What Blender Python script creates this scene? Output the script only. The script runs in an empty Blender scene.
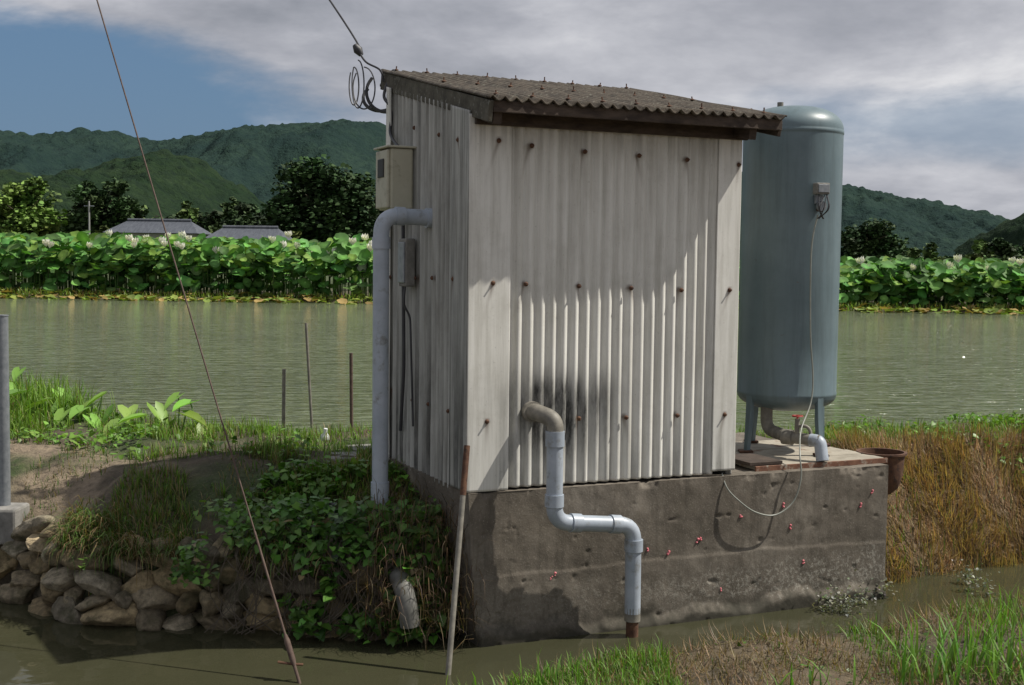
import bpy, math, random
import numpy as np
from mathutils import Vector, Matrix
random.seed(7); rng=np.random.default_rng(11)
scene=bpy.context.scene
scene.view_settings.view_transform='Standard'; scene.view_settings.look='None'; scene.view_settings.exposure=0

# ------------------------------------------------------------ camera
FPX=1250.0; CZ=1.9
pitch=math.atan(80.5/FPX); roll=math.radians(0.7)
Fv=Vector((0,math.cos(pitch),-math.sin(pitch))); R0=Vector((1,0,0)); U0=Vector((0,math.sin(pitch),math.cos(pitch)))
Rv=math.cos(roll)*R0+math.sin(roll)*U0; Uv=-math.sin(roll)*R0+math.cos(roll)*U0
C=Vector((0,0,CZ))
cam=bpy.data.cameras.new('camera'); camo=bpy.data.objects.new('camera',cam); scene.collection.objects.link(camo)
cam.sensor_width=36; cam.lens=36*FPX/1024; cam.clip_end=8000; cam.clip_start=0.05
M=Matrix((Rv,Uv,-Fv)).transposed().to_4x4(); M.translation=C
camo.matrix_world=M; scene.camera=camo
def ray(px,py): return Fv+(px-512)/FPX*Rv+(342.5-py)/FPX*Uv
def W(px,py,Y):
    d=ray(px,py); return C+d*(Y/d.y)
def WZ(px,py,z):
    d=ray(px,py); return C+d*((z-CZ)/d.z)

# ------------------------------------------------------------ shed frame
TH=math.radians(24); A=Vector((math.cos(TH),math.sin(TH),0)); B=Vector((-math.sin(TH),math.cos(TH),0)); O=Vector((-0.205,6.1,0))
def S(t,s,z): return O+A*t+B*s+Vector((0,0,z))
def front(px,py,out=0.0):
    d=ray(px,py); k=(O-B*out-C).dot(B)/d.dot(B); p=C+d*k; q=p-O
    return q.dot(A),p.z
def left(px,py):
    d=ray(px,py); k=(O-C).dot(A)/d.dot(A); p=C+d*k; q=p-O
    return q.dot(B),p.z

# ------------------------------------------------------------ noise
def _h(xi,yi,seed):
    n=(xi.astype(np.int64)*374761393+yi.astype(np.int64)*668265263+seed*1442695041)&0xffffffff
    n=((n^(n>>13))*1274126177)&0xffffffff
    n=(n^(n>>16))&0xffffffff
    return n/4294967295.0
def vn(x,y,seed=0):
    x=np.asarray(x,float); y=np.asarray(y,float)
    xi=np.floor(x); yi=np.floor(y); fx=x-xi; fy=y-yi
    fx=fx*fx*(3-2*fx); fy=fy*fy*(3-2*fy)
    a=_h(xi,yi,seed); b=_h(xi+1,yi,seed); c=_h(xi,yi+1,seed); d=_h(xi+1,yi+1,seed)
    return (a*(1-fx)+b*fx)*(1-fy)+(c*(1-fx)+d*fx)*fy
def fbm(x,y,o=4,seed=0):
    r=0; a=.5; t=0
    for i in range(o):
        r=r+a*vn(x*2**i,y*2**i,seed+i*17); t+=a; a*=.5
    return r/t
def sm(x): x=np.clip(x,0,1); return x*x*(3-2*x)

# ------------------------------------------------------------ mesh helpers
def link(ob,parent=None):
    scene.collection.objects.link(ob)
    if parent is not None:
        ob.parent=parent; ob.matrix_parent_inverse=Matrix.Translation(parent.location).inverted()
    return ob
def empty(name,loc):
    e=bpy.data.objects.new(name,None); e.location=loc; e.empty_display_size=.1; scene.collection.objects.link(e); return e
def mesh(name,v,f,mat,parent=None,smooth=False,bevel=0,col=None):
    me=bpy.data.meshes.new(name); me.from_pydata([tuple(p) for p in v],[],[tuple(q) for q in f]); me.update()
    if smooth: me.polygons.foreach_set('use_smooth',[True]*len(me.polygons))
    me.materials.append(mat)
    ob=bpy.data.objects.new(name,me); link(ob,parent)
    if bevel:
        m=ob.modifiers.new('b','BEVEL'); m.width=bevel; m.segments=2; m.limit_method='ANGLE'
    return ob
def npmesh(name,v,f,mat,col=None,smooth=False,parent=None):
    v=np.ascontiguousarray(v,dtype=np.float32); f=np.ascontiguousarray(f,dtype=np.int32); k=f.shape[1]
    me=bpy.data.meshes.new(name); me.vertices.add(len(v)); me.vertices.foreach_set('co',v.ravel())
    me.loops.add(f.size); me.loops.foreach_set('vertex_index',f.ravel())
    me.polygons.add(len(f)); me.polygons.foreach_set('loop_start',np.arange(0,f.size,k,dtype=np.int32))
    me.polygons.foreach_set('loop_total',np.full(len(f),k,dtype=np.int32))
    if smooth: me.polygons.foreach_set('use_smooth',np.ones(len(f),dtype=bool))
    me.update(calc_edges=True)
    if col is not None:
        at=me.color_attributes.new('vcol','FLOAT_COLOR','POINT')
        c=np.ones((len(v),4),dtype=np.float32); c[:,:col.shape[1]]=col; at.data.foreach_set('color',c.ravel())
    me.materials.append(mat); ob=bpy.data.objects.new(name,me); link(ob,parent); return ob
def inst(tv,tf,Ms,pos):
    tv=np.asarray(tv,float); tf=np.asarray(tf); n=len(pos); k=len(tv)
    v=np.einsum('nij,kj->nki',Ms,tv)+pos[:,None,:]
    f=tf[None]+(np.arange(n)*k)[:,None,None]
    return v.reshape(-1,3),f.reshape(-1,tf.shape[1])
def rotz(a):
    c,s=np.cos(a),np.sin(a); z=np.zeros_like(a); o=z+1
    return np.stack([np.stack([c,-s,z],-1),np.stack([s,c,z],-1),np.stack([z,z,o],-1)],-2)
def rotx(a):
    c,s=np.cos(a),np.sin(a); z=np.zeros_like(a); o=z+1
    return np.stack([np.stack([o,z,z],-1),np.stack([z,c,-s],-1),np.stack([z,s,c],-1)],-2)
def scl(sx,sy,sz):
    n=len(sx); m=np.zeros((n,3,3)); m[:,0,0]=sx; m[:,1,1]=sy; m[:,2,2]=sz; return m
class Multi:
    def __init__(s): s.v=[];s.f=[];s.c=[];s.n=0
    def add(s,v,f,c):
        s.v.append(v); s.f.append(f+s.n); s.c.append(c); s.n+=len(v)
    def build(s,name,mat,smooth=False,parent=None):
        return npmesh(name,np.concatenate(s.v),np.concatenate(s.f),mat,np.concatenate(s.c),smooth,parent)
def box(name,c,size,mat,parent=None,bevel=.004,axes=None):
    ax,ay=axes if axes else (Vector((1,0,0)),Vector((0,1,0))); c=Vector(c); az=ax.cross(ay)
    v=[]
    for dz in(-.5,.5):
        for dx,dy in((-.5,-.5),(.5,-.5),(.5,.5),(-.5,.5)):
            v.append(c+ax*dx*size[0]+ay*dy*size[1]+az*dz*size[2])
    f=[(0,3,2,1),(4,5,6,7),(0,1,5,4),(1,2,6,5),(2,3,7,6),(3,0,4,7)]
    return mesh(name,v,f,mat,parent,bevel=bevel)
SX=(A,B)
def fillet(pts,r,n=6):
    pts=[Vector(p) for p in pts]; out=[pts[0]]
    for i in range(1,len(pts)-1):
        p=pts[i]; a=(pts[i-1]-p); b=(pts[i+1]-p); ra=min(r,a.length*.49,b.length*.49)
        p0=p+a.normalized()*ra; p1=p+b.normalized()*ra
        for k in range(n+1):
            u=k/n; out.append(p0*(1-u)**2+p*2*u*(1-u)+p1*u*u)
    out.append(pts[-1]); return out
def tubegeo(pts,rad,seg=14,cap=True):
    pts=[Vector(p) for p in pts]; n=len(pts)
    rads=rad if hasattr(rad,'__len__') else [rad]*n
    v=[];f=[]; prev=None
    for i,p in enumerate(pts):
        t=(pts[min(i+1,n-1)]-pts[max(i-1,0)]).normalized()
        if prev is None:
            q=Vector((0,0,1)) if abs(t.z)<.9 else Vector((1,0,0)); x=t.cross(q).normalized()
        else:
            x=prev-t*prev.dot(t); x.normalize()
        y=t.cross(x); prev=x
        for k in range(seg):
            a=2*math.pi*k/seg; v.append(p+(x*math.cos(a)+y*math.sin(a))*rads[i])
    for i in range(n-1):
        for k in range(seg):
            k2=(k+1)%seg; f.append((i*seg+k,i*seg+k2,(i+1)*seg+k2,(i+1)*seg+k))
    if cap:
        f.append(tuple(range(seg-1,-1,-1))); f.append(tuple((n-1)*seg+k for k in range(seg)))
    return v,f
def tube(name,pts,rad,mat,parent=None,seg=14):
    v,f=tubegeo(pts,rad,seg); ob=mesh(name,v,f,mat,parent,smooth=True)
    m=ob.modifiers.new('e','EDGE_SPLIT'); m.split_angle=math.radians(50); return ob
def join(parts,name,mat,parent=None,smooth=True):
    v=[];f=[]
    for a,b in parts:
        o=len(v); v+=list(a); f+=[tuple(i+o for i in q) for q in b]
    ob=mesh(name,v,f,mat,parent,smooth=smooth)
    m=ob.modifiers.new('e','EDGE_SPLIT'); m.split_angle=math.radians(50); return ob
def lathe(name,prof,c,mat,parent=None,seg=64,axis=None):
    c=Vector(c); v=[];f=[]
    for r,z in prof:
        for k in range(seg):
            a=2*math.pi*k/seg; v.append(c+Vector((math.cos(a)*r,math.sin(a)*r,z)))
    for i in range(len(prof)-1):
        for k in range(seg):
            k2=(k+1)%seg; f.append((i*seg+k,i*seg+k2,(i+1)*seg+k2,(i+1)*seg+k))
    ob=mesh(name,v,f,mat,parent,smooth=True)
    m=ob.modifiers.new('e','EDGE_SPLIT'); m.split_angle=math.radians(40); return ob

# ------------------------------------------------------------ materials
def newmat(name):
    m=bpy.data.materials.new(name); m.use_nodes=True; nt=m.node_tree; nt.nodes.clear()
    out=nt.nodes.new('ShaderNodeOutputMaterial'); p=nt.nodes.new('ShaderNodeBsdfPrincipled'); nt.links.new(p.outputs[0],out.inputs[0])
    return m,nt,p,out
def tc(nt,scale=(1,1,1)):
    t=nt.nodes.new('ShaderNodeTexCoord'); mp=nt.nodes.new('ShaderNodeMapping'); mp.inputs['Scale'].default_value=scale
    nt.links.new(t.outputs['Object'],mp.inputs['Vector']); return mp.outputs[0]
def noise(nt,vec,scale,detail=5,rough=.6,dist=0):
    n=nt.nodes.new('ShaderNodeTexNoise'); n.inputs['Scale'].default_value=scale; n.inputs['Detail'].default_value=min(detail,6)
    n.inputs['Roughness'].default_value=rough; n.inputs['Distortion'].default_value=dist
    nt.links.new(vec,n.inputs['Vector']); return n.outputs['Fac']
def ramp(nt,fac,stops):
    r=nt.nodes.new('ShaderNodeValToRGB'); nt.links.new(fac,r.inputs[0]); e=r.color_ramp.elements
    while len(e)<len(stops): e.new(.5)
    for i,(p,c) in enumerate(stops):
        e[i].position=p; e[i].color=(c,c,c,1) if not hasattr(c,'__len__') else (*c,1)
    return r.outputs[0]
def mix(nt,fac,a,b,mode='MIX'):
    m=nt.nodes.new('ShaderNodeMix'); m.data_type='RGBA'; m.blend_type=mode
    for i,x in ((0,fac),(6,a),(7,b)):
        if isinstance(x,bpy.types.NodeSocket): nt.links.new(x,m.inputs[i])
        elif i==0: m.inputs[0].default_value=x
        else: m.inputs[i].default_value=(*x,1)
    return m.outputs[2]
def bump(nt,p,h,strength,dist=.01):
    b=nt.nodes.new('ShaderNodeBump'); b.inputs['Strength'].default_value=strength; b.inputs['Distance'].default_value=dist
    nt.links.new(h,b.inputs['Height']); nt.links.new(b.outputs[0],p.inputs['Normal'])
def simple(name,c1,c2,scale=8,rough=.6,metal=0,bs=.3,bd=.004,stretch=(1,1,1),lo=.35,hi=.65,c3=None,s3=40):
    m,nt,p,_=newmat(name); v=tc(nt,stretch); n=noise(nt,v,scale,6,.65)
    c=ramp(nt,n,[(lo,c1),(hi,c2)])
    if c3:
        n3=noise(nt,v,s3,4,.7); c=mix(nt,ramp(nt,n3,[(.55,0.0),(.68,1.0)]),c,c3)
    nt.links.new(c,p.inputs['Base Color']); p.inputs['Roughness'].default_value=rough; p.inputs['Metallic'].default_value=metal
    if bs: bump(nt,p,noise(nt,v,scale*6,5,.7),bs,bd)
    return m
def foliage(name,rough=.55,trans=.35,spec=.4):
    m,nt,p,out=newmat(name); a=nt.nodes.new('ShaderNodeVertexColor'); a.layer_name='vcol'
    nt.links.new(a.outputs[0],p.inputs['Base Color']); p.inputs['Roughness'].default_value=rough
    p.inputs['Specular IOR Level'].default_value=spec
    if trans>0:
        tr=nt.nodes.new('ShaderNodeBsdfTranslucent'); g=mix(nt,1.0,a.outputs[0],(1.1,1.25,.5),'MULTIPLY'); nt.links.new(g,tr.inputs[0])
        ms=nt.nodes.new('ShaderNodeMixShader'); ms.inputs[0].default_value=trans
        nt.links.new(p.outputs[0],ms.inputs[1]); nt.links.new(tr.outputs[0],ms.inputs[2]); nt.links.new(ms.outputs[0],out.inputs[0])
    return m
M_grass=foliage('grass_mat'); M_leaf=foliage('leaf_mat',.45,.3,.5); M_tree=foliage('tree_leaf_mat',.7,0,.2)
M_lotus=foliage('lotus_mat',.6,.22,.25); M_petal=foliage('petal_mat',.5,.15,.2)
M_bark=simple('bark',(.06,.045,.03),(.12,.10,.075),12,.9)
M_rust=simple('rust',(.07,.03,.018),(.15,.075,.04),25,.85,0,.5,.003,c3=(.04,.025,.02))
M_pvc=simple('pvc_grey',(.32,.365,.42),(.44,.485,.55),5,.42,0,.05,.001,c3=(.25,.26,.26),s3=11)
M_pvcdirty=simple('pipe_weathered',(.14,.13,.11),(.27,.25,.21),14,.6,0,.3,.002)
M_outlet=simple('outlet_pipe',(.08,.08,.07),(.17,.165,.15),14,.6,0,.3,.002)
M_galv=simple('galvanised',(.22,.24,.26),(.32,.34,.36),30,.45,.4,.1,.001)
M_wood=simple('weathered_timber',(.035,.024,.018),(.09,.065,.048),9,.85,0,.5,.004,stretch=(1,1,3))
M_dark=simple('dark_rubber',(.012,.012,.012),(.03,.03,.03),9,.6)
M_cable=simple('cable',(.03,.03,.035),(.06,.06,.065),9,.5)
M_hose=simple('clear_hose',(.22,.23,.20),(.32,.33,.29),9,.4,0,0)
M_red=simple('red_valve',(.25,.03,.02),(.4,.05,.04),12,.5)
M_egg=simple('snail_eggs',(.65,.14,.17),(.8,.25,.28),60,.6,0,.8,.002)
M_white=simple('white_plastic',(.6,.62,.62),(.75,.76,.76),9,.45)
M_beige=simple('meter_box_plastic',(.42,.40,.30),(.52,.50,.39),4,.5,0,.05,.001,c3=(.3,.28,.2),s3=9)
M_slab=simple('slab_concrete',(.16,.155,.14),(.28,.27,.25),16,.9)
M_post=simple('rebar_brown',(.075,.045,.035),(.13,.09,.07),30,.8)

def wallmat(name,base,dirt,streak):
    m,nt,p,_=newmat(name)
    v=tc(nt,(14,14,.8)); n1=noise(nt,v,1.6,6,.7)
    v2=tc(nt); n2=noise(nt,v2,3.5,6,.7); n3=noise(nt,v2,60,4,.7)
    c=mix(nt,ramp(nt,n1,[(.42,0.0),(.78,streak)]),base,dirt)
    c=mix(nt,ramp(nt,n2,[(.5,0.0),(.8,.45)]),c,dirt)
    c=mix(nt,ramp(nt,n3,[(.62,0.0),(.75,.4)]),c,(.2,.19,.16))
    a=nt.nodes.new('ShaderNodeVertexColor'); a.layer_name='vcol'; sp=nt.nodes.new('ShaderNodeSeparateColor'); nt.links.new(a.outputs[0],sp.inputs[0])
    mu=nt.nodes.new('ShaderNodeMath'); mu.operation='MULTIPLY'; nt.links.new(sp.outputs[0],mu.inputs[0]); nt.links.new(ramp(nt,noise(nt,tc(nt,(6,6,1.5)),6,6,.75),[(.3,.55),(.6,1.0)]),mu.inputs[1])
    c=mix(nt,mu.outputs[0],c,(.035,.035,.032)); c=mix(nt,sp.outputs[1],c,(.10,.055,.03))
    nt.links.new(c,p.inputs['Base Color']); p.inputs['Roughness'].default_value=.75
    bump(nt,p,noise(nt,v2,90,4,.6),.15,.002); return m
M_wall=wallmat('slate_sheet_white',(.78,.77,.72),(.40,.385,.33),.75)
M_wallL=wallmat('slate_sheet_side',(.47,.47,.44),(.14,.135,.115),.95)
M_roof=simple('slate_roof',(.042,.034,.026),(.115,.093,.07),8,.95,0,.6,.006,c3=(.19,.18,.14),s3=38)

def concrete():
    m,nt,p,_=newmat('old_concrete'); v=tc(nt)
    n1=noise(nt,v,2.0,9,.72); n2=noise(nt,v,9,8,.7); n3=noise(nt,v,120,3,.6); n4=noise(nt,tc(nt,(5,5,.8)),2.5,6,.7)
    c=ramp(nt,n1,[(.3,(.095,.08,.06)),(.5,(.15,.127,.10)),(.70,(.25,.22,.18))])
    c=mix(nt,ramp(nt,n2,[(.48,0.0),(.70,.65)]),c,(.07,.058,.044))
    c=mix(nt,ramp(nt,n4,[(.48,0.0),(.66,.6)]),c,(.065,.055,.042))
    c=mix(nt,ramp(nt,n3,[(.58,0.0),(.68,.4)]),c,(.33,.30,.25))
    n5=noise(nt,v,45,5,.75)
    g=nt.nodes.new('ShaderNodeNewGeometry'); sp=nt.nodes.new('ShaderNodeSeparateXYZ'); nt.links.new(g.outputs['Position'],sp.inputs[0])
    def m2(op,a,b):
        q=nt.nodes.new('ShaderNodeMath'); q.operation=op
        for i,x in enumerate((a,b)):
            if isinstance(x,(int,float)): q.inputs[i].default_value=x
            else: nt.links.new(x,q.inputs[i])
        return q.outputs[0]
    def mrg(x,a,b,c_,d):
        mr=nt.nodes.new('ShaderNodeMapRange'); nt.links.new(x,mr.inputs[0])
        for i,q in enumerate((a,b,c_,d)): mr.inputs[i+1].default_value=q
        return mr.outputs[0]
    zn=m2('ADD',sp.outputs[2],m2('MULTIPLY',m2('SUBTRACT',n2,.5),.35))
    crust=m2('MULTIPLY',m2('MULTIPLY',mrg(zn,.05,.14,0,1),mrg(zn,.30,.20,0,1)),ramp(nt,n5,[(.48,0.0),(.62,.8)]))
    crust=m2('MULTIPLY',crust,mrg(sp.outputs[0],.2,1.6,.25,1))
    c=mix(nt,crust,c,(.36,.34,.29))
    c=mix(nt,mrg(zn,.02,.12,.85,0),c,(.035,.033,.022))
    nt.links.new(c,p.inputs['Base Color']); p.inputs['Roughness'].default_value=.9
    hh=m2('ADD',m2('ADD',m2('MULTIPLY',n3,.3),n2),m2('MULTIPLY',crust,.5))
    bump(nt,p,hh,.6,.006); return m
M_conc=concrete()

def groundmat():
    m,nt,p,_=newmat('soil'); a=nt.nodes.new('ShaderNodeVertexColor'); a.layer_name='vcol'; v=tc(nt)
    n=noise(nt,v,9,8,.75); n2=noise(nt,v,70,4,.7); n3=noise(nt,v,28,5,.75)
    c=mix(nt,1.0,a.outputs[0],ramp(nt,n,[(.3,.5),(.7,1.4)]),'MULTIPLY'); c=mix(nt,ramp(nt,n2,[(.55,0.0),(.7,.5)]),c,(.2,.17,.12))
    c=mix(nt,ramp(nt,n3,[(.54,0.0),(.66,.6)]),c,(.07,.055,.035))
    nt.links.new(c,p.inputs['Base Color']); p.inputs['Roughness'].default_value=.95
    bump(nt,p,n3,.9,.03); return m
M_ground=groundmat()
def water(name,col,scale,strength,stretch,rough,dist,fine):
    m,nt,p,_=newmat(name); v=tc(nt,stretch); n=noise(nt,v,scale,2,.5,.5); nf=noise(nt,v,scale*fine,2,.5,.3)
    c=ramp(nt,noise(nt,tc(nt),.35,4,.6),[(.35,col),(.7,tuple(x*1.25 for x in col))])
    nt.links.new(c,p.inputs['Base Color']); p.inputs['Roughness'].default_value=rough; p.inputs['IOR'].default_value=1.33
    q=nt.nodes.new('ShaderNodeMath'); q.operation='MULTIPLY_ADD'; nt.links.new(nf,q.inputs[0]); q.inputs[1].default_value=.35; nt.links.new(n,q.inputs[2])
    bump(nt,p,q.outputs[0],strength,dist); return m
M_pond=water('pond_water',(.115,.135,.075),2.4,1.0,(.75,2.6,1),.06,.17,2.7)
M_ditch=water('ditch_water',(.045,.045,.025),3.0,.5,(1,1,1),.05,.014,2.5)

# ------------------------------------------------------------ world
w=bpy.data.worlds.new('World'); scene.world=w; w.use_nodes=True; nt=w.node_tree; nt.nodes.clear()
L=(A*.563-B*.205+Vector((0,0,.804))).normalized()
elev=math.asin(L.z); az=math.atan2(L.x,L.y)
wo=nt.nodes.new('ShaderNodeOutputWorld'); bg=nt.nodes.new('ShaderNodeBackground'); nt.links.new(bg.outputs[0],wo.inputs[0]); bg.inputs[1].default_value=.085
sky=nt.nodes.new('ShaderNodeTexSky'); sky.sky_type='NISHITA'; sky.sun_disc=False; sky.sun_elevation=elev; sky.sun_rotation=az
sky.air_density=1.2; sky.dust_density=1.5
t=nt.nodes.new('ShaderNodeTexCoord'); sp=nt.nodes.new('ShaderNodeSeparateXYZ'); nt.links.new(t.outputs['Generated'],sp.inputs[0])
def mth(op,a,b=None,c=None):
    n=nt.nodes.new('ShaderNodeMath'); n.operation=op
    for i,x in enumerate((a,b,c)):
        if x is None: continue
        if isinstance(x,(int,float)): n.inputs[i].default_value=x
        else: nt.links.new(x,n.inputs[i])
    return n.outputs[0]
zc=mth('ADD',mth('MAXIMUM',sp.outputs[2],0.0),.16)
cx=mth('DIVIDE',sp.outputs[0],zc); cy=mth('DIVIDE',sp.outputs[1],zc)
cb=nt.nodes.new('ShaderNodeCombineXYZ'); nt.links.new(cx,cb.inputs[0]); nt.links.new(cy,cb.inputs[1])
n2=noise(nt,cb.outputs[0],1.3,6,.55,.2)
mp=nt.nodes.new('ShaderNodeMapping'); mp.inputs['Scale'].default_value=(5,5,13); mp.inputs['Location'].default_value=(3.1,1,.4); nt.links.new(t.outputs['Generated'],mp.inputs[0])
n3=noise(nt,mp.outputs[0],1.0,6,.6,.2)
def blob(cx_,wx,cz_,wz,slope,amp,lo,hi):
    dx=mth('DIVIDE',mth('SUBTRACT',sp.outputs[0],cx_),wx)
    dzv=mth('ADD',sp.outputs[2],mth('MULTIPLY',mth('SUBTRACT',sp.outputs[0],cx_),slope))
    dz=mth('DIVIDE',mth('SUBTRACT',dzv,cz_),wz)
    dd=mth('SQRT',mth('ADD',mth('MULTIPLY',dx,dx),mth('MULTIPLY',dz,dz)))
    dd=mth('ADD',dd,mth('MULTIPLY',mth('SUBTRACT',n3,.5),amp))
    dd=mth('ADD',dd,mth('MULTIPLY',mth('LESS_THAN',sp.outputs[1],0.0),9.0))
    mr=nt.nodes.new('ShaderNodeMapRange'); mr.interpolation_type='SMOOTHSTEP'; nt.links.new(dd,mr.inputs[0]); mr.inputs[1].default_value=lo; mr.inputs[2].default_value=hi; mr.inputs[3].default_value=0; mr.inputs[4].default_value=1
    return mr.outputs[0]
p1=blob(-.40,.33,.108,.078,.16,1.0,.8,1.2)
p2=blob(.36,.20,.105,.026,0,2.2,.5,1.5)
p3=blob(.30,.30,.135,.055,0,1.0,.3,1.5)
mask=mth('MULTIPLY',p1,mth('MULTIPLY_ADD',p2,.6,.4))
lowr=nt.nodes.new('ShaderNodeMapRange'); nt.links.new(sp.outputs[2],lowr.inputs[0]); lowr.inputs[1].default_value=.16; lowr.inputs[2].default_value=.04; lowr.inputs[3].default_value=0; lowr.inputs[4].default_value=.05
tone=mth('ADD',mth('ADD',mth('MULTIPLY',n3,.6),mth('MULTIPLY',n2,.4)),lowr.outputs[0])
tone=mth('ADD',tone,mth('MULTIPLY_ADD',p3,-.09,.09))
ccol=ramp(nt,tone,[(.40,(3.3,3.5,4.0)),(.5,(4.6,4.75,5.3)),(.60,(6.4,6.5,7.0)),(.72,(9.4,9.4,9.6))])
skyc=mix(nt,.75,sky.outputs[0],(1.15,2.35,4.2))
nt.links.new(mix(nt,mask,skyc,ccol),bg.inputs[0])
sun=bpy.data.lights.new('sun','SUN'); sun.energy=5.0; sun.angle=math.radians(.5); sun.color=(1,.95,.86)
so=bpy.data.objects.new('sun',sun); scene.collection.objects.link(so); so.rotation_euler=(-L).to_track_quat('-Z','Y').to_euler(); so.location=(0,0,20)

# ------------------------------------------------------------ ground sheet
YF=([-60,-8,-2.8,-2.2,-1.3,-.45,-.1,2.0,2.3,3.1,6,30],[20,9.0,6.85,6.35,6.3,6.2,6.6,7.5,7.25,7.62,8.6,17])
YB=([-60,-8,-4,-3,-1.5,0,2.2,6,30],[24,12.5,10.6,9.4,8.7,8.9,9.3,10.6,20])
YN=([-60,-8,-2.5,-1.0,-.5,-.19,.64,1.49,2.08,2.93,6,30],[0,1.5,3.2,4.3,4.9,5.35,5.98,6.30,6.58,7.05,8.0,16])
YS=([-80,-15,15,80],[42,38.6,35.4,30])
def H(x,y,detail=True):
    x=np.asarray(x,float); y=np.asarray(y,float)
    j=(fbm(x*1.7,y*1.7,3,5)-.5)*.16
    yf=np.interp(x,*YF)+j; yb=np.interp(x,*YB)+j*3; yn=np.interp(x,*YN)+j*1.5; ys=np.interp(x,*YS)+(fbm(x*.5,y*.5,3,9)-.5)*1.2
    wl=np.where(x<-.2,.12,np.interp(x,[0,2.2,2.6],[.45,.6,.95])); z0=np.where(x<-.2,.38,np.interp(x,[0,2.3,2.6],[.46,.5,.62]))
    top=z0+(.70-z0)*sm((y-yf)/.9)+(fbm(x*3,y*3,4,2)-.5)*.12
    top=top-(top-.2)*sm((y-yb+.25)/.55)
    z=-.3+(top+.3)*sm((y-yf)/wl)**.75
    near=.035+.30*sm((yn-y)/4)+(fbm(x*3,y*3,4,3)-.5)*.09
    z=np.maximum(z,-.3+(near+.3)*sm((yn-y)/.35+.6))
    far=.72+(fbm(x*.8,y*.8,3,4)-.5)*.10
    z=z+(far-z)*sm((y-ys)/.8+.5)*(y>20)
    return z
def axis(lo,hi,step,far,g=1.12):
    a=list(np.arange(lo,hi,step)); s=step; p=hi
    while p<far: a.append(p); s*=g; p+=s
    s=step; p=lo-step; b=[]
    while p>-far: b.append(p); s*=g; p-=s
    return np.array(b[::-1]+a)
xs=axis(-5,5.2,.05,4500); ya=list(np.arange(2.5,11.5,.05)); 
s=.05; p=11.5
while p<33: ya.append(p); s*=1.08; p+=s
ya+=list(np.arange(33,42,.3)); p=42; s=.3
while p<5000: ya.append(p); s*=1.15; p+=s
p=2.45; s=.05; yb_=[]
while p>-300: yb_.append(p); s*=1.15; p-=s
ys_=np.array(yb_[::-1]+ya)
X,Y=np.meshgrid(xs,ys_); Z=H(X,Y)
nx,ny=len(xs),len(ys_)
idx=np.arange(nx*ny).reshape(ny,nx)
f=np.stack([idx[:-1,:-1],idx[:-1,1:],idx[1:,1:],idx[1:,:-1]],-1).reshape(-1,4)
col=np.zeros((ny,nx,3)); soil=np.array([.10,.078,.052]); tan=np.array([.27,.21,.145]); green=np.array([.05,.075,.02]); mud=np.array([.05,.045,.028])
g=fbm(X*2,Y*2,4,21)[...,None]
col[:]=soil; col=col*(1-sm((g-.45)*4))+green*sm((g-.45)*4)
yfm=np.interp(X,*YF)
strm=(sm((X-1.9)/.2)*sm((yfm+1.25-Y)/.35)*(Y>yfm-.3)*(X<40))[...,None]; col=col*(1-strm)+np.array([.17,.115,.06])*strm
pathm=(sm((-1.75-X)/.5)*sm((Y-yfm-.15)/.3)*sm((yfm+1.25-Y)/.4)*(X>-30)*sm((fbm(X*4,Y*4,4,33)-.30)*5))[...,None]
col=col*(1-pathm)+tan*pathm
m_=sm((.1-Z)/.1)[...,None]*(Y[...,None]<20); col=col*(1-m_)+mud*m_
near=(sm((np.interp(X,*YN)+.1-Y)/.3)*sm(g[...,0]*3-1.0))[...,None]; col=col*(1-near)+np.array([.15,.115,.072])*near
fr=sm((Y-45)/10)[...,None]; col=col*(1-fr)+np.array([.055,.08,.025])*fr
npmesh('ground',np.stack([X,Y,Z],-1).reshape(-1,3),f,M_ground,col.reshape(-1,3),True)

xp=np.concatenate([np.linspace(-60,-6,12),np.arange(-5.5,6,.5),np.linspace(7,60,12)])
yb0=np.interp(xp,*YB)-.45
v=[(x,y,.6) for x,y in zip(xp,yb0)]+[(x,y,.6) for x,y in zip(xp,np.interp(xp,*YS)+1.5)]
n=len(xp); mesh('pond_water',v,[(i,i+1,n+i+1,n+i) for i in range(n-1)],M_pond)
xq=xp; y0=np.interp(xq,*YN)-.8; y1=np.interp(xq,*YF)+.4
v=[(x,y,.0) for x,y in zip(xq,y0)]+[(x,y,.0) for x,y in zip(xq,y1)]
mesh('ditch_water',v,[(i,i+1,n+i+1,n+i) for i in range(n-1)],M_ditch)

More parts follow.
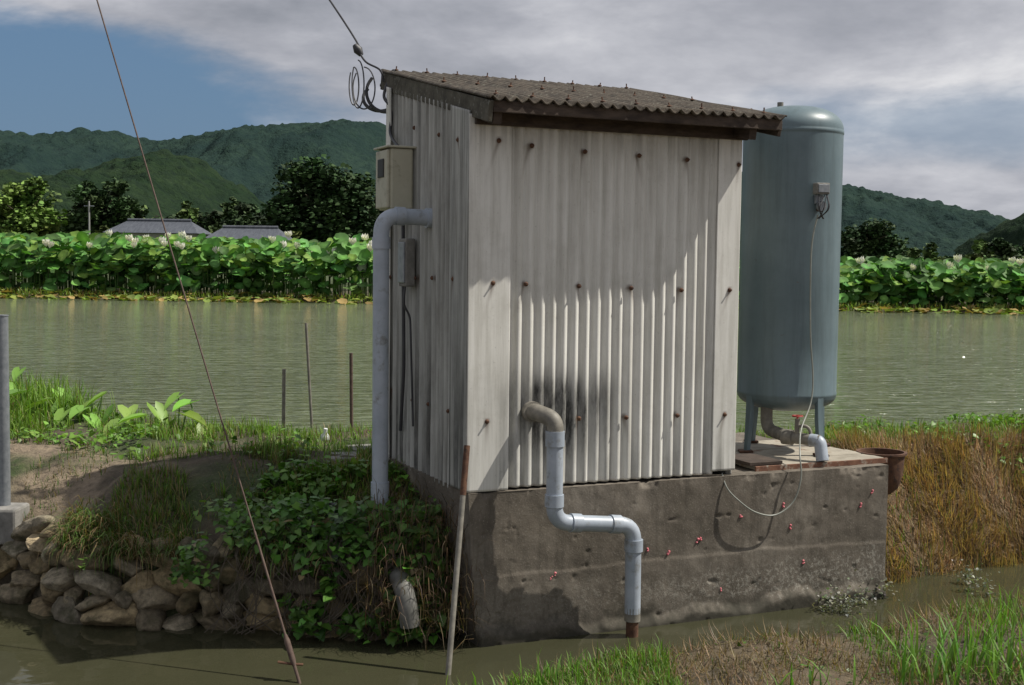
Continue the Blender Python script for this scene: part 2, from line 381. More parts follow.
# ------------------------------------------------------------ pump shed
shed=empty('pump_shed',S(.77,.6,.763)); ZB=.763
PIT=.0635
bolts_f=[(497,141),(530,146),(583,152),(637,156),(685,160),(736,165),(491,283),(524,284),(577,286),(629,288),(679,290),(727,290),(485,421),(577,418),(624,417),(675,415),(722,414)]
bf=[front(*b) for b in bolts_f]
bolts_l=[(457,279),(436,278),(419,278),(394,277),(452,411),(432,404),(392,390),(416,400),(462,140),(443,135),(418,128)]
bl=[left(*b) for b in bolts_l]
def stains_and_grooves(tt,zz,bl,mold=True,seed=0):
    c=np.zeros(tt.shape+(4,)); c[...,3]=1
    if mold:
        st=vn(tt*38,zz*1.2,31)*.6+vn(tt*90,zz*2,32)*.4
        g=np.exp(-((tt-.50)/.29)**2)*np.where(zz>1.20,np.exp(-((zz-1.20)/.13)**2),np.exp(-((zz-1.20)/.30)**2))
        groove=.5-.5*np.cos(tt/PIT*2*math.pi)
        c[...,0]=np.clip(g*(.40+1.0*sm((st-.22)*2.2)+.35*groove),0,1)
        g2=np.exp(-((tt-.24)/.05)**2)*sm((1.5-zz)/.3)*.7
        c[...,0]=np.maximum(c[...,0],np.clip(g2*(.3+st),0,.8))
        low=sm((1.15-zz)/.35)*sm((st-.42)*4)*.5; c[...,0]=np.maximum(c[...,0],low)
        topd=sm((zz-2.35)/.22)*sm((st-.4)*3)*.3; c[...,0]=np.maximum(c[...,0],topd)
        c[...,0]=np.maximum(c[...,0],groove*.12*(tt>.2)*(tt<1.395))  # every corrugation valley slightly darker, evenly over the whole sheet
    else:
        st=vn(tt*24,zz*.9,41)*.6+vn(tt*70,zz*2,42)*.4
        c[...,0]=np.clip(sm((st-.40)*3.0)*(.4+.5*sm((1.6-zz)/.8)+.2*sm((zz-2.3)/.4)),0,.85)
    for (bt,bz) in bl:
        d=np.exp(-((tt-bt-(bz-zz)*(.35*math.sin(bt*37)))/.010)**2)*sm((bz+.012-zz)/.01)*np.exp(-np.clip(bz-zz,0,9)/.06)
        c[...,1]=np.maximum(c[...,1],np.clip(d*.9,0,1))
        r=np.exp(-(((tt-bt)**2+(zz-bz)**2)/.016**2)**2); c[...,1]=np.maximum(c[...,1],r*.8)
    return c
def sheet(name,t0,t1,z0,z1fun,amp,fn,mat,bl,mold,nt_=None):
    nt_=nt_ or int((t1-t0)/PIT*12); tt=np.linspace(t0,t1,nt_+1); nz=150
    T,K=np.meshgrid(tt,np.linspace(0,1,nz+1)); Zz=z0+K*(z1fun(T)-z0)
    off=amp*np.cos(T/PIT*2*math.pi)+(fbm(T*3,Zz*2.5,2,int(z0*10+t0*7)+3)-.5)*.006
    pts=fn(T,off,Zz)
    idx=np.arange(T.size).reshape(T.shape); f=np.stack([idx[:-1,:-1],idx[:-1,1:],idx[1:,1:],idx[1:,:-1]],-1).reshape(-1,4)
    c=stains_and_grooves(T,Zz,bl,mold)
    ob=npmesh(name,pts.reshape(-1,3),f,mat,c.reshape(-1,4),True,shed)
    md=ob.modifiers.new('s','SOLIDIFY'); md.thickness=.006; md.offset=0
    return ob
aA,aB,aO=np.array(A),np.array(B),np.array(O)
def fF(T,off,Z,base=.0): return aO+T[...,None]*aA-(base+off)[...,None]*aB+Z[...,None]*np.array([0,0,1.])
def fL(T,off,Z,base=.0): return aO+T[...,None]*aB-(base+off)[...,None]*aA+Z[...,None]*np.array([0,0,1.])
ZT=2.60; SL=.209
sheet('front_wall_sheet',.17,1.41,ZB+.012,lambda T:ZT+0*T,.010,lambda T,o,Z:fF(T,o,Z,.0),M_wall,bf,True)
sheet('front_corner_trim',-.022,.20,ZB+.005,lambda T:ZT+.01+0*T,0,lambda T,o,Z:fF(T,o,Z,.022),M_wall,bf,True,60)
sheet('front_end_trim',1.395,1.54,ZB+.03,lambda T:ZT+.01+0*T,0,lambda T,o,Z:fF(T,o,Z,.022),M_wall,bf,True,40)
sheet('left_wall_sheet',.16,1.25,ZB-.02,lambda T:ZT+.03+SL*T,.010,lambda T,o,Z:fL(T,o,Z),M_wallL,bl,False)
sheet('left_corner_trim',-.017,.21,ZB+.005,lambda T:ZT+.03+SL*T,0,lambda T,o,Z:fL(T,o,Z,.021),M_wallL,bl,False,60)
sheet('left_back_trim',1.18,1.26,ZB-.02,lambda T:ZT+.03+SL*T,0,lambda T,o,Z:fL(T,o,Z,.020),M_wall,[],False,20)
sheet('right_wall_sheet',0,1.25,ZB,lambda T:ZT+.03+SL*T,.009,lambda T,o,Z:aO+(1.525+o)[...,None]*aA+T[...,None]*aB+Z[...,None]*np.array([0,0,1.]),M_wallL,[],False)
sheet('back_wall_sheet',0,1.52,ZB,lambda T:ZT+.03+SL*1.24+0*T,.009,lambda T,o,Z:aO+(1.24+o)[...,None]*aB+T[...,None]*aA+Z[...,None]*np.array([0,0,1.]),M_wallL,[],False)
bp=[]
def dome(c,n,r):
    return tubegeo([c,c+n*r*.35,c+n*r*.75,c+n*r*1.0],[r,r*.95,r*.6,r*.1],8)
for (t_,z_) in bf: 
    bp.append(dome(S(t_,-.022,z_),-B,.0125)); bp.append(tubegeo([S(t_,-.03,z_),S(t_,-.042,z_)],.005,6))
for (t_,z_) in bl: bp.append(dome(S(-.020,t_,z_),-A,.012))
join(bp,'wall_bolts',M_rust,shed)
RT0,RT1,RS0,RS1=-.02,1.66,-.245,1.40
def rz(s): return 2.665+(s-RS0)*SL
nT=int((RT1-RT0)/PIT*12); T,Sg=np.meshgrid(np.linspace(RT0,RT1,nT+1),np.linspace(RS0,RS1,30))
Zr=rz(Sg)+.011*np.cos(T/PIT*2*math.pi)+(fbm(T*2,Sg*2,2,8)-.5)*.014
Sg=Sg+ (Sg<RS0+.01)*(fbm(T*6,T*0,2,3)-.5)*.03
pts=aO+T[...,None]*aA+Sg[...,None]*aB+Zr[...,None]*np.array([0,0,1.])
idx=np.arange(T.size).reshape(T.shape); f=np.stack([idx[:-1,:-1],idx[:-1,1:],idx[1:,1:],idx[1:,:-1]],-1).reshape(-1,4)
ro=npmesh('roof_sheet',pts.reshape(-1,3),f,M_roof,None,True,shed); md=ro.modifiers.new('s','SOLIDIFY'); md.thickness=.008
sp_=[]
for s_ in (-.15,.55,1.33):
    for k in range(9):
        t_=.06+k*PIT*3
        if t_>1.62: break
        c=S(t_,s_,rz(s_)+.008); sp_.append(tubegeo([c,c+Vector((0,0,.004)),c+Vector((0,0,.008))],[.014,.013,.004],8)); 
        sp_.append(tubegeo([c,c+Vector((random.uniform(-.006,.006),0,random.uniform(.018,.03)))],.004,6))
join(sp_,'roof_hook_bolts',M_rust,shed)
M_fascia=simple('mossy_fascia',(.045,.04,.03),(.12,.11,.085),10,.9,0,.5,.004,c3=(.2,.2,.17),s3=30)
def beam(name,p0,p1,wd,ht,mat,up=None):
    p0=Vector(p0);p1=Vector(p1); d=(p1-p0).normalized(); side=d.cross(Vector((0,0,1))).normalized(); u=side.cross(d)
    v=[]
    for p in(p0,p1):
        for a,b in((-.5,-1),(.5,-1),(.5,0),(-.5,0)): v.append(p+side*a*wd+u*b*ht)
    return mesh(name,v,[(0,1,2,3),(7,6,5,4),(0,4,5,1),(1,5,6,2),(2,6,7,3),(3,7,4,0)],mat,shed,bevel=.003)
beam('gable_fascia',S(-.0,RS0+.005,rz(RS0)-.014),S(-.0,RS1-.01,rz(RS1)-.014),.022,.10,M_fascia)
beam('front_fascia',S(.014,-.215,rz(-.215)-.016),S(RT1-.01,-.215,rz(-.215)-.016),.02,.055,M_wood)
for i,s_ in enumerate((-.10,.5,1.1)):
    beam('purlin_%d'%i,S(.02,s_,rz(s_)-.016),S(RT1-.02,s_,rz(s_)-.016),.045,.05,M_wood)
for i,t_ in enumerate((.05,1.49)):
    beam('rafter_%d'%i,S(t_,-.20,rz(-.2)-.068),S(t_,1.36,rz(1.36)-.068),.045,.06,M_wood)
beam('gable_fascia_right',S(RT1-.012,RS0+.03,rz(RS0)-.016),S(RT1-.012,RS1-.01,rz(RS1)-.016),.022,.08,M_wood)
beam('wall_plate',S(.0,-.040,ZT+.03),S(1.56,-.040,ZT+.03),.024,.07,M_wood)
def plinth():
    t0,t1,s0,s1=-.015,2.585,-.035,1.42
    V=[];F=[]; off=[0]
    def addg(P):
        ny_,nx_=P.shape[:2]; idx=np.arange(ny_*nx_).reshape(ny_,nx_)+off[0]
        F.append(np.stack([idx[:-1,:-1],idx[:-1,1:],idx[1:,1:],idx[1:,:-1]],-1).reshape(-1,4)); V.append(P.reshape(-1,3)); off[0]+=ny_*nx_
    def Sv(t,s,z): return aO+t[...,None]*aA+s[...,None]*aB+z[...,None]*np.array([0,0,1.])
    U,Vv=np.meshgrid(np.linspace(0,1,331),np.linspace(0,1,141))
    z=-.3+(ZB+.3)*Vv; tl=t0+.07*(1-Vv); t=tl+(t1-tl)*U
    zs=.33+.02*np.sin(t*1.3)+(fbm(t*4,t*0,3,58)-.5)*.03
    step=.004*sm((zs-z)/.012+.5)
    toe=.030*sm((.09+(fbm(t*6,t*0+.2,4,57)-.5)*.14-z)/.06)
    o=(fbm(t*7,z*7,4,51)-.5)*.009+step+toe
    pit_=np.clip(fbm(t*14,z*20,3,54)-.74,0,1)*.05; o=o-pit_
    edge=sm(U/.006)*sm((1-U)/.006)
    chip=np.clip(fbm(t*11,t*0+.3,4,53)-.52,0,1)*.11*sm((z-ZB+.04)/.04)
    addg(Sv(t,s0-(o)*edge+chip,z-chip*.4*(Vv==1)))
    U2,V2=np.meshgrid(np.linspace(0,1,80),np.linspace(0,1,60)); z2=-.3+(ZB+.3)*V2
    addg(Sv(t0+.07*(1-V2)-(fbm(U2*8,z2*9,4,59)-.5)*.014*sm((1-U2)/.02),s0+(s1-s0)*(1-U2),z2))
    addg(Sv(t1+0*U2+(fbm(U2*8,z2*9,4,60)-.5)*.014*sm(U2/.02),s0+(s1-s0)*U2,z2))
    chipt=np.clip(fbm((t0+(t1-t0)*np.linspace(0,1,331))*11,np.zeros(331)+.3,4,53)-.52,0,1)*.11
    U3,V3=np.meshgrid(np.linspace(0,1,331),np.linspace(0,1,20)); 
    addg(Sv(t0+(t1-t0)*U3,s0+chipt[None]*(1-V3)+(s1-s0)*V3,ZB-chipt[None]*.4*(V3==0)+0*U3))
    U4,V4=np.meshgrid(np.linspace(0,1,4),np.linspace(0,1,4)); addg(Sv(t1+(t0-t1)*U4,s1+0*U4,-.3+(ZB+.3)*V4))
    npmesh('concrete_plinth',np.concatenate(V),np.concatenate(F),M_conc,None,True)
plinth()
ep=[]
for (px,py) in [(700,539),(790,527),(741,515),(803,562),(555,573),(783,505),(551,577),(648,550),(860,505),(668,553),(872,492),(697,541),(720,590)]:
    t_,z_=front(px,py,.035)
    for k in range(4):
        c=S(t_+random.uniform(-.006,.006),-.040,z_+random.uniform(-.011,.011)); r=random.uniform(.0045,.007); ep.append(tubegeo([c+B*.008,c-B*.0,c-B*r*.5],[r,r*.9,r*.3],7))
join(ep,'snail_egg_clusters',M_egg)

# ------------------------------------------------------------ front drain pipe
dp=empty('drain_pipe',S(.384,-.17,.6)); r=.041; ou=-.175
elb=fillet([S(.33,.02,1.155),S(.335,ou*.55,1.155),S(.384,ou,1.13),S(.384,ou,1.02)],.07)
tube('wall_elbow',elb,r*1.02,M_pvcdirty,dp,20)
tube('elbow_flange',[S(.33,-.008,1.155),S(.33,-.035,1.155)],r*1.28,M_pvcdirty,dp,20)
main=fillet([S(.384,ou,1.06),S(.386,ou,.62),S(.835,ou,.575),S(.838,ou,.12)],.085,8)
tube('pipe_run',main,r,M_pvc,dp,20)
for i,(a,b) in enumerate([((.384,1.075),(.384,1.0)),((.385,.76),(.385,.70)),((.475,.612),(.53,.606)),((.70,.589),(.755,.583)),((.838,.50),(.838,.44))]):
    tube('pipe_socket_%d'%i,[S(a[0],ou,a[1]),S(b[0],ou,b[1])],r*1.16,M_pvc,dp,20)
tube('steel_stub',[S(.838,ou,.16),S(.838,ou,-.1)],r*.78,M_rust,dp,16)
tube('pipe_coupler',[S(.838,ou,.15),S(.838,ou,.08)],r*1.0,M_pvcdirty,dp,16)

cp=empty('side_riser_pipe',S(-.27,.56,.6))
tube('riser',fillet([S(.01,.56,2.125),S(-.275,.56,2.135),S(-.275,.56,.56)],.10,8),.042,M_pvc,cp,20)
tube('riser_collar',[S(.0,.56,2.125),S(-.03,.56,2.125)],.052,M_pvc,cp,20)
tube('riser_socket_1',[S(-.15,.56,2.131),S(-.20,.56,2.132)],.048,M_pvc,cp,20)
tube('riser_socket_2',[S(-.275,.56,2.02),S(-.275,.56,1.96)],.048,M_pvc,cp,20)
tube('riser_socket_3',[S(-.275,.56,.74),S(-.275,.56,.62)],.048,M_pvc,cp,20)
tube('drain_outlet_elbow',fillet([W(393,572,6.35),W(400,578,6.10),W(407,600,6.0),W(410,626,6.0)],.08),.048,M_outlet,None,18)
mb=empty('electric_meter_box',S(-.08,.92,2.35))
box('box_body',S(-.085,.90,2.34),(.13,.22,.33),M_beige,mb,.012,SX)
box('box_lid',S(-.158,.90,2.34),(.018,.205,.315),M_beige,mb,.008,SX)
box('box_hood',S(-.09,.90,2.512),(.17,.24,.012),M_beige,mb,.004,SX)
box('meter_window',S(-.169,.90,2.40),(.008,.10,.10),M_dark,mb,.003,SX)
tube('box_conduit',fillet([S(-.04,.90,2.17),S(-.03,.90,1.3),S(-.03,.95,.95)],.05),.010,M_cable,mb,8)
sb=empty('switch_box',S(-.05,.80,1.9)); box('switch_body',S(-.05,.80,1.89),(.055,.12,.26),M_slab,sb,.008,SX); box('switch_lid',S(-.082,.80,1.89),(.01,.10,.22),M_galv,sb,.004,SX)
tube('switch_wire',fillet([S(-.06,.80,1.76),S(-.07,.80,1.66),S(-.03,.80,1.60),S(-.03,.74,1.0)],.04),.006,M_cable,sb,8)

# ------------------------------------------------------------ pressure tank
TC=S(2.27,.522,0); tk=empty('pressure_tank',TC+Vector((0,0,.8))); R=.292
def tankmat():
    m,nt,p,_=newmat('tank_paint'); v=tc(nt); n=noise(nt,v,3,7,.65); n2=noise(nt,v,35,5,.7)
    c=ramp(nt,n,[(.3,(.115,.165,.185)),(.7,(.165,.225,.245))]); c=mix(nt,ramp(nt,noise(nt,tc(nt,(9,9,.7)),1.5,5,.7),[(.48,0.0),(.75,.6)]),c,(.075,.105,.11))
    c=mix(nt,ramp(nt,n2,[(.66,0.0),(.74,.6)]),c,(.12,.08,.05)); nt.links.new(c,p.inputs['Base Color']); p.inputs['Roughness'].default_value=.42
    bump(nt,p,n,.08,.01); return m
M_tank=tankmat()
zb,zt=1.13,2.70; prof=[]
for k in range(13):
    a=k/12*math.pi/2; prof.append((R*math.sin(a)**.9 if k else .001, zb-.10*math.cos(a)))
prof+= [(R+.002,zb+.004),(R+.002,zb+.016),(R,zb+.02)]
for k in range(1,6): prof.append((R,zb+.02+(zt-zb-.06)*k/5))
prof+= [(R,zt-.03),(R+.003,zt-.026),(R+.003,zt-.012),(R,zt-.008)]
for k in range(13):
    a=k/12*math.pi/2; prof.append((max(.001,R*math.cos(a)**.75),zt+.14*math.sin(a)))
lathe('tank_shell',prof,TC,M_tank,tk,72)
tube('top_nozzle',[TC+Vector((-.08,0,zt+.12)),TC+Vector((-.08,0,zt+.165))],.018,M_pvcdirty,tk)
tube('lifting_lug',fillet([TC+Vector((-.27,-.02,zt+.02)),TC+Vector((-.29,-.02,zt+.11)),TC+Vector((-.25,-.02,zt+.12))],.02),.007,M_rust,tk,8)
for i in range(4):
    a=math.radians(-60+90*i); d=Vector((math.cos(a),math.sin(a),0)); pd=Vector((-d.y,d.x,0))
    p0=TC+d*(R-.015); v=[]
    for z_,wd,o in ((1.20,.04,.012),(1.0,.035,.02),(.795,.022,.035)):
        for sgn,oo in((-1,0),(1,0)): v.append(p0+pd*sgn*wd*.6+d*(o)+Vector((0,0,z_)))
        for sgn in(1,-1): v.append(p0+pd*sgn*wd*.6+d*(o-.03 if z_<1.1 else o-.02)+Vector((0,0,z_)))
    f=[]
    for k in range(2):
        for j in range(4): f.append((k*4+j,k*4+(j+1)%4,k*4+4+(j+1)%4,k*4+4+j))
    f+=[(3,2,1,0),(8,9,10,11)]
    mesh('tank_leg_%d'%i,v,f,M_tank,tk,bevel=.003); 
    c=TC+d*(R+.015)+Vector((0,0,.800)); box('leg_foot_%d'%i,c,(.08,.08,.012),M_rust,tk,.002)
def TP(px,py,rr=R):
    d=ray(px,py); o=C-TC; a=d.x**2+d.y**2; b=2*(o.x*d.x+o.y*d.y); c=o.x**2+o.y**2-rr**2; D=b*b-4*a*c
    k=(-b-math.sqrt(max(D,0)))/(2*a); return C+d*k
g0=TP(818,189); gn=Vector((g0.x-TC.x,g0.y-TC.y,0)).normalized(); gx=Vector((-gn.y,gn.x,0))
gs=empty('pressure_switch',g0)
box('switch_case',g0+gn*.035,(.085,.05,.065),M_slab,gs,.006,(gx,gn)); box('switch_plate',g0+gn*.063,(.07,.006,.045),M_galv,gs,.002,(gx,gn))
box('bracket',g0+gn*.012+Vector((0,0,-.06)),(.05,.02,.05),M_galv,gs,.002,(gx,gn))
tube('gauge_body',[g0+gn*.03+Vector((0,0,-.10)),g0+gn*.055+Vector((0,0,-.10))],.028,M_galv,gs)
tube('gauge_stem',[g0+Vector((0,0,-.12)),g0+gn*.05+Vector((0,0,-.125))],.008,M_rust,gs,8)
cps=[]
for k in range(5):
    a=g0+gn*.05+gx*random.uniform(-.03,.03)+Vector((0,0,-.03)); b=g0+gn*.09+gx*random.uniform(-.07,.07)+Vector((0,0,-.12)); c=g0+gn*.03+gx*random.uniform(-.03,.03)+Vector((0,0,-.17))
    cps.append(tubegeo(fillet([a,b,c],.05),.0035,6))
join(cps,'signal_wires',M_cable,gs)
def catm(P,n=8):
    P=[Vector(p) for p in P]; out=[]
    for i in range(len(P)-1):
        a=P[max(i-1,0)];b=P[i];c=P[i+1];d=P[min(i+2,len(P)-1)]
        for k in range(n):
            u=k/n; out.append(.5*((2*b)+(c-a)*u+(2*a-5*b+4*c-d)*u*u+(-a+3*b-3*c+d)*u**3))
    out.append(P[-1]); return out
def FP(px,py,out):
    t_,z_=front(px,py,out); return S(t_,-out,z_)
hose=[TP(816,215)+gn*.02,TP(810,250)+gn*.015,TP(809,330)+gn*.015,TP(811,375)+gn*.02,TP(808,402)+gn*.03,FP(801,430,-.12),FP(800,455,.05),FP(801,478,.085),FP(793,502,.085),FP(775,515,.085),FP(755,512,.085),FP(738,500,.075),FP(727,488,.05),S(1.47,-.01,.775)]
tube('sensor_hose',catm(hose),.0045,M_hose,gs,8)
op=empty('tank_outlet_piping',TC+Vector((0,0,.85)))
p0=TC+Vector((-.14,-.12,1.08)); p2=W(788,437,7.16); p3=W(820,441,7.05)
tube('outlet_bend',fillet([p0,Vector((p0.x,p0.y,.93)),p2],.08),.036,M_pvcdirty,op,16)
tube('outlet_run',[p2,p3],.034,M_pvcdirty,op,16)
tube('outlet_elbow_pvc',fillet([p2.lerp(p3,.7),p3,p3+Vector((.01,-.03,-.11))],.05),.036,M_pvc,op,16)
tube('outlet_joint',[p2-(p3-p2).normalized()*.03,p2+(p3-p2).normalized()*.03],.045,M_pvcdirty,op,16)
vb=W(797,436,7.12); tube('tap_body',[vb,vb+Vector((0,0,.10))],.014,M_pvcdirty,op,10); tube('tap_spout',fillet([vb+Vector((0,0,.06)),vb+Vector((.06,-.03,.06)),vb+Vector((.075,-.035,.0))],.03),.010,M_pvcdirty,op,8)
wh=vb+Vector((0,0,.115)); ring=[wh+Vector((math.cos(a)*.028,math.sin(a)*.028,0)) for a in np.linspace(0,2*math.pi,17)]
join([tubegeo(ring,.005,6),tubegeo([wh-Vector((.028,0,0)),wh+Vector((.028,0,0))],.004,6),tubegeo([wh-Vector((0,.028,0)),wh+Vector((0,.028,0))],.004,6),tubegeo([wh-Vector((0,0,.02)),wh+Vector((0,0,.006))],.006,6)],'tap_handle',M_red,op)
M_plate=simple('weathered_pad',(.26,.23,.18),(.46,.42,.34),6,.85,0,.4,.004,c3=(.15,.075,.04),s3=6)
M_platerim=simple('rusty_rim',(.12,.05,.03),(.24,.12,.07),14,.85,c3=(.35,.31,.25),s3=18)
pl=empty('tank_base_pad',S(2.2,.5,.78))
for k in range(5):
    box('pad_plank_%d'%k,S(2.18,.135+.168*k,.779+.002*(k%2)),(.90-.02*(k%3),.160,.024),M_plate,pl,.005,SX)
box('pad_steel_edge',S(2.18,.040,.776),(.92,.012,.030),M_platerim,pl,.002,SX)
box('pad_board',S(1.80,.20,.802),(.22,.30,.02),M_wood,pl,.003,SX)
rp=S(2.75,.22,0)
lathe('rusty_iron_pot',[(.001,.54),(.06,.545),(.10,.58),(.125,.66),(.135,.78),(.148,.785),(.148,.797),(.130,.797),(.12,.68),(.09,.59),(.001,.565)],rp,M_rust,None,32)

# ------------------------------------------------------------ poles, stakes, wires
fp=empty('steel_fence_post',W(5,505,7.0)); b=W(5,505,7.0); t_=W(6,316,7.0); t_=Vector((b.x,b.y,t_.z))
tube('post',[b-Vector((0,0,.2)),t_],.031,M_galv,fp,16); tube('post_cap',[t_,t_+Vector((0,0,.006))],.034,M_galv,fp,16)
box('post_footing',b+Vector((0,-.02,-.10)),(.22,.22,.2),M_slab,fp,.015)
lpole=empty('leaning_steel_pipe',WZ(447,690,0)); pa=W(446,700,5.62); pb=W(467,446,5.93)
tube('pipe',[pa,pb],.0135,M_pvcdirty,lpole,12); tube('pipe_top_rust',[pb.lerp(pa,.20),pb+ (pb-pa).normalized()*.002],.0150,M_rust,lpole,12)
for i,(a,b,yy,rr,mm) in enumerate([((284,369),(283,452),8.75,.013,M_pvcdirty),((306,323),(315,455),8.75,.010,M_pvcdirty),((351,353),(352,450),8.6,.012,M_post)]):
    tube('garden_stake' if i==0 else 'garden_stake.%03d'%i,[W(b[0],b[1],yy)-Vector((0,0,.2)),W(a[0],a[1],yy)],rr,mm,None,8)
M_cpole=simple('concrete_pole',(.28,.28,.27),(.36,.36,.34),5,.8)
upx,upy=-4.45,9.0
up=empty('utility_pole',(upx,upy,.6)); tube('pole_shaft',[(upx,upy,.2),(upx,upy,9.2)],[.17,.11],M_cpole,up,20)
tube('crossarm',[(upx-.7,upy,8.6),(upx+.7,upy,8.6)],.035,M_galv,up,8)
for i in(-.55,0,.55): tube('insulator_%d'%int(i*100),[(upx+i,upy,8.63),(upx+i,upy,8.70),(upx+i,upy,8.76)],[.03,.045,.025],M_white,up,10)
gw=empty('guy_wire',WZ(300,688,0)); ga=W(301,688,5.5)
d0=ray(97,0); nn=(ga-C).cross(d0)
zz=CZ-(nn.x*(upx+.12)+nn.y*upy)/nn.z; gb=Vector((upx+.12,upy,zz))
tube('strand',[ga,gb],.0045,M_post,gw,6)
gd=(gb-ga).normalized(); tube('guard_lower',[ga-gd*.1,ga+gd*.75],.0058,M_post,gw,8)
tube('turnbuckle',[ga+gd*.10,ga+gd*.13,ga+gd*.22,ga+gd*.25],[.008,.014,.014,.008],M_post,gw,8)
tube('anchor_rod',[ga+gd*.12,ga-gd*.45],.008,M_post,gw,8)
rv=[ga+gd*.12+Vector((-.07,0,.0)),ga+gd*.11,ga+gd*.14+Vector((.05,0,-.03))]; tube('anchor_eye_bar',rv,.006,M_rust,gw,6)
sd=empty('service_drop_cable',W(372,72,7.3))
c0=W(358,50,7.35); c1=S(-.02,1.32,2.93)
tube('drop_cable',catm([Vector((upx+.1,upy,8.3)),Vector((upx+.1,upy,8.3)).lerp(c0,.5)+Vector((0,0,-.12)),W(331,2,7.5),c0],10),.0058,M_cable,sd,6)
tube('strain_clamp',[c0-Vector((.02,0,-.03)),c0,c0+Vector((.02,0,-.03))],[.014,.028,.014],M_cable,sd,8)
tube('tail_cable',catm([c0,W(366,62,7.32),W(380,70,7.3),c1]),.006,M_cable,sd,6)
ps=[]
for k,(rx,ry,cx_,cy_) in enumerate([(6,24,358,84),(10,21,364,88),(4,19,354,86),(15,20,386,92),(12,13,380,98)]):
    P=[]
    for j in range(14):
        a=-math.pi/2+j/13*math.pi*1.75
        P.append(W(cx_+rx*math.cos(a)*(1+.1*k),cy_+ry*math.sin(a),7.30+.02*k-.03*math.sin(a)))
    ps.append(tubegeo(catm(P,3),.0042 if k<3 else .010,6))
join(ps,'cable_loops',M_cable,sd)
wk=[W(394,70,7.3),W(384,95,7.25),W(392,110,7.2),S(-.03,1.16,2.62),S(-.06,.92,2.52)]
tube('entry_cable',catm(wk),.009,M_cable,sd,8)

box('concrete_slab_offcut',W(347,466,7.6)+Vector((0,0,.02)),(.24,.26,.10),M_slab,None,.01,(Vector((.95,.3,0)).normalized(),Vector((-.3,.95,0)).normalized()))
box('concrete_slab_offcut.001',W(365,455,7.9)+Vector((0,0,.01)),(.2,.22,.09),M_slab,None,.01,SX)
BP=[(.001,0),(.035,0),(.037,.02),(.037,.15),(.03,.18),(.013,.20),(.013,.23),(.001,.232)]
bo=lathe('plastic_bottle',BP,(0,0,0),M_white,None,16); bo.rotation_euler=(math.pi/2,0,1.2); bo.location=W(298,452,8.3)
bo=lathe('plastic_bottle',BP,(0,0,0),M_white,None,16); bo.rotation_euler=(.2,0.1,.2); bo.location=W(322,461,8.3)

# ------------------------------------------------------------ stone wall
def stones():
    import bmesh
    bm=bmesh.new(); bmesh.ops.create_icosphere(bm,subdivisions=4,radius=1); bv=np.array([v.co[:] for v in bm.verts]); bfc=np.array([[v.index for v in f.verts] for f in bm.faces]); bm.free()
    mu=Multi() 
    rowz=[.02,.12,.21,.30,.37]
    for r_,z_ in enumerate(rowz):
        x=-4.2+r_*.07
        while x<-.5:
            wdt=random.uniform(.045,.13)
            y=float(np.interp(x+wdt,*YF))+.05+.03*r_
            v=bv.copy()
            for q in range(13):
                nrm=rng.normal(size=3); nrm/=np.linalg.norm(nrm); dd=rng.uniform(.55,.85)
                e=v@nrm-dd; v=v-np.clip(e,0,None)[:,None]*nrm*.95
            v*=1.25
            sd_=random.random()*50
            d=fbm(bv[:,0]*2.5+sd_,bv[:,2]*2.5+bv[:,1]*1.7+sd_,4,3)-.5
            v=v*(1+d[:,None]*.28)*np.array([wdt*1.08,.10,random.uniform(.045,.08)])
            a=random.uniform(-.45,.45); ca,sa=math.cos(a),math.sin(a); v=np.stack([v[:,0]*ca-v[:,2]*sa,v[:,1],v[:,0]*sa+v[:,2]*ca],-1)
            dy=float(np.interp(x+.3,*YF)-np.interp(x,*YF))/.3; an=math.atan(dy); v=np.stack([v[:,0]*math.cos(an)-v[:,1]*math.sin(an),v[:,0]*math.sin(an)+v[:,1]*math.cos(an),v[:,2]],-1)
            v=v+np.array([x+wdt,y+random.uniform(-.04,.03),z_+random.uniform(-.03,.03)])
            b=random.uniform(.6,1.45); hue=random.random()
            c=np.tile((np.array([.24,.18,.095])*(1-hue)+np.array([.20,.175,.13])*hue)*b,(len(v),1))
            mu.add(v,bfc,c); x+=wdt*1.9
    m,nt,p,_=newmat('rubble_stone'); a=nt.nodes.new('ShaderNodeVertexColor'); a.layer_name='vcol'; v=tc(nt)
    c=mix(nt,1.0,a.outputs[0],ramp(nt,noise(nt,v,22,8,.75),[(.3,.4),(.65,1.7)]),'MULTIPLY')
    c=mix(nt,ramp(nt,noise(nt,v,7,6,.7),[(.48,0.0),(.62,.7)]),c,(.055,.055,.022)); nt.links.new(c,p.inputs['Base Color']); p.inputs['Roughness'].default_value=.9
    bump(nt,p,noise(nt,v,45,6,.7),.8,.012)
    mu.build('stone_retaining_wall',m,True)
stones()

# ------------------------------------------------------------ vegetation
BL_v=np.array([[-.5,0,0],[.5,0,0],[-.42,.06,.4],[.42,.06,.4],[-.26,.26,.78],[.26,.26,.78],[0,.55,1.0]]); BL_f=np.array([[0,1,3],[0,3,2],[2,3,5],[2,5,4],[4,5,6]])
BD_v=np.array([[-.5,0,0],[.5,0,0],[-.42,.2,.55],[.42,.2,.55],[-.3,.62,.72],[.3,.62,.72],[0,1.15,.45]])
def blades(mu,x,y,h,wd,cols,droop=False,z=None,lean=.45,az=None):
    n=len(x); z=H(x,y)-.01 if z is None else z
    a=rng.uniform(0,2*np.pi,n) if az is None else az; Ms=rotz(a)@rotx(rng.normal(0,lean,n))@scl(wd,h,h)
    v,f=inst(BD_v if droop else BL_v,BL_f,Ms,np.stack([x,y,z],-1))
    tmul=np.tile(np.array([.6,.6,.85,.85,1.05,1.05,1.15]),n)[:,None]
    mu.add(v,f,np.repeat(cols,7,0)*tmul)
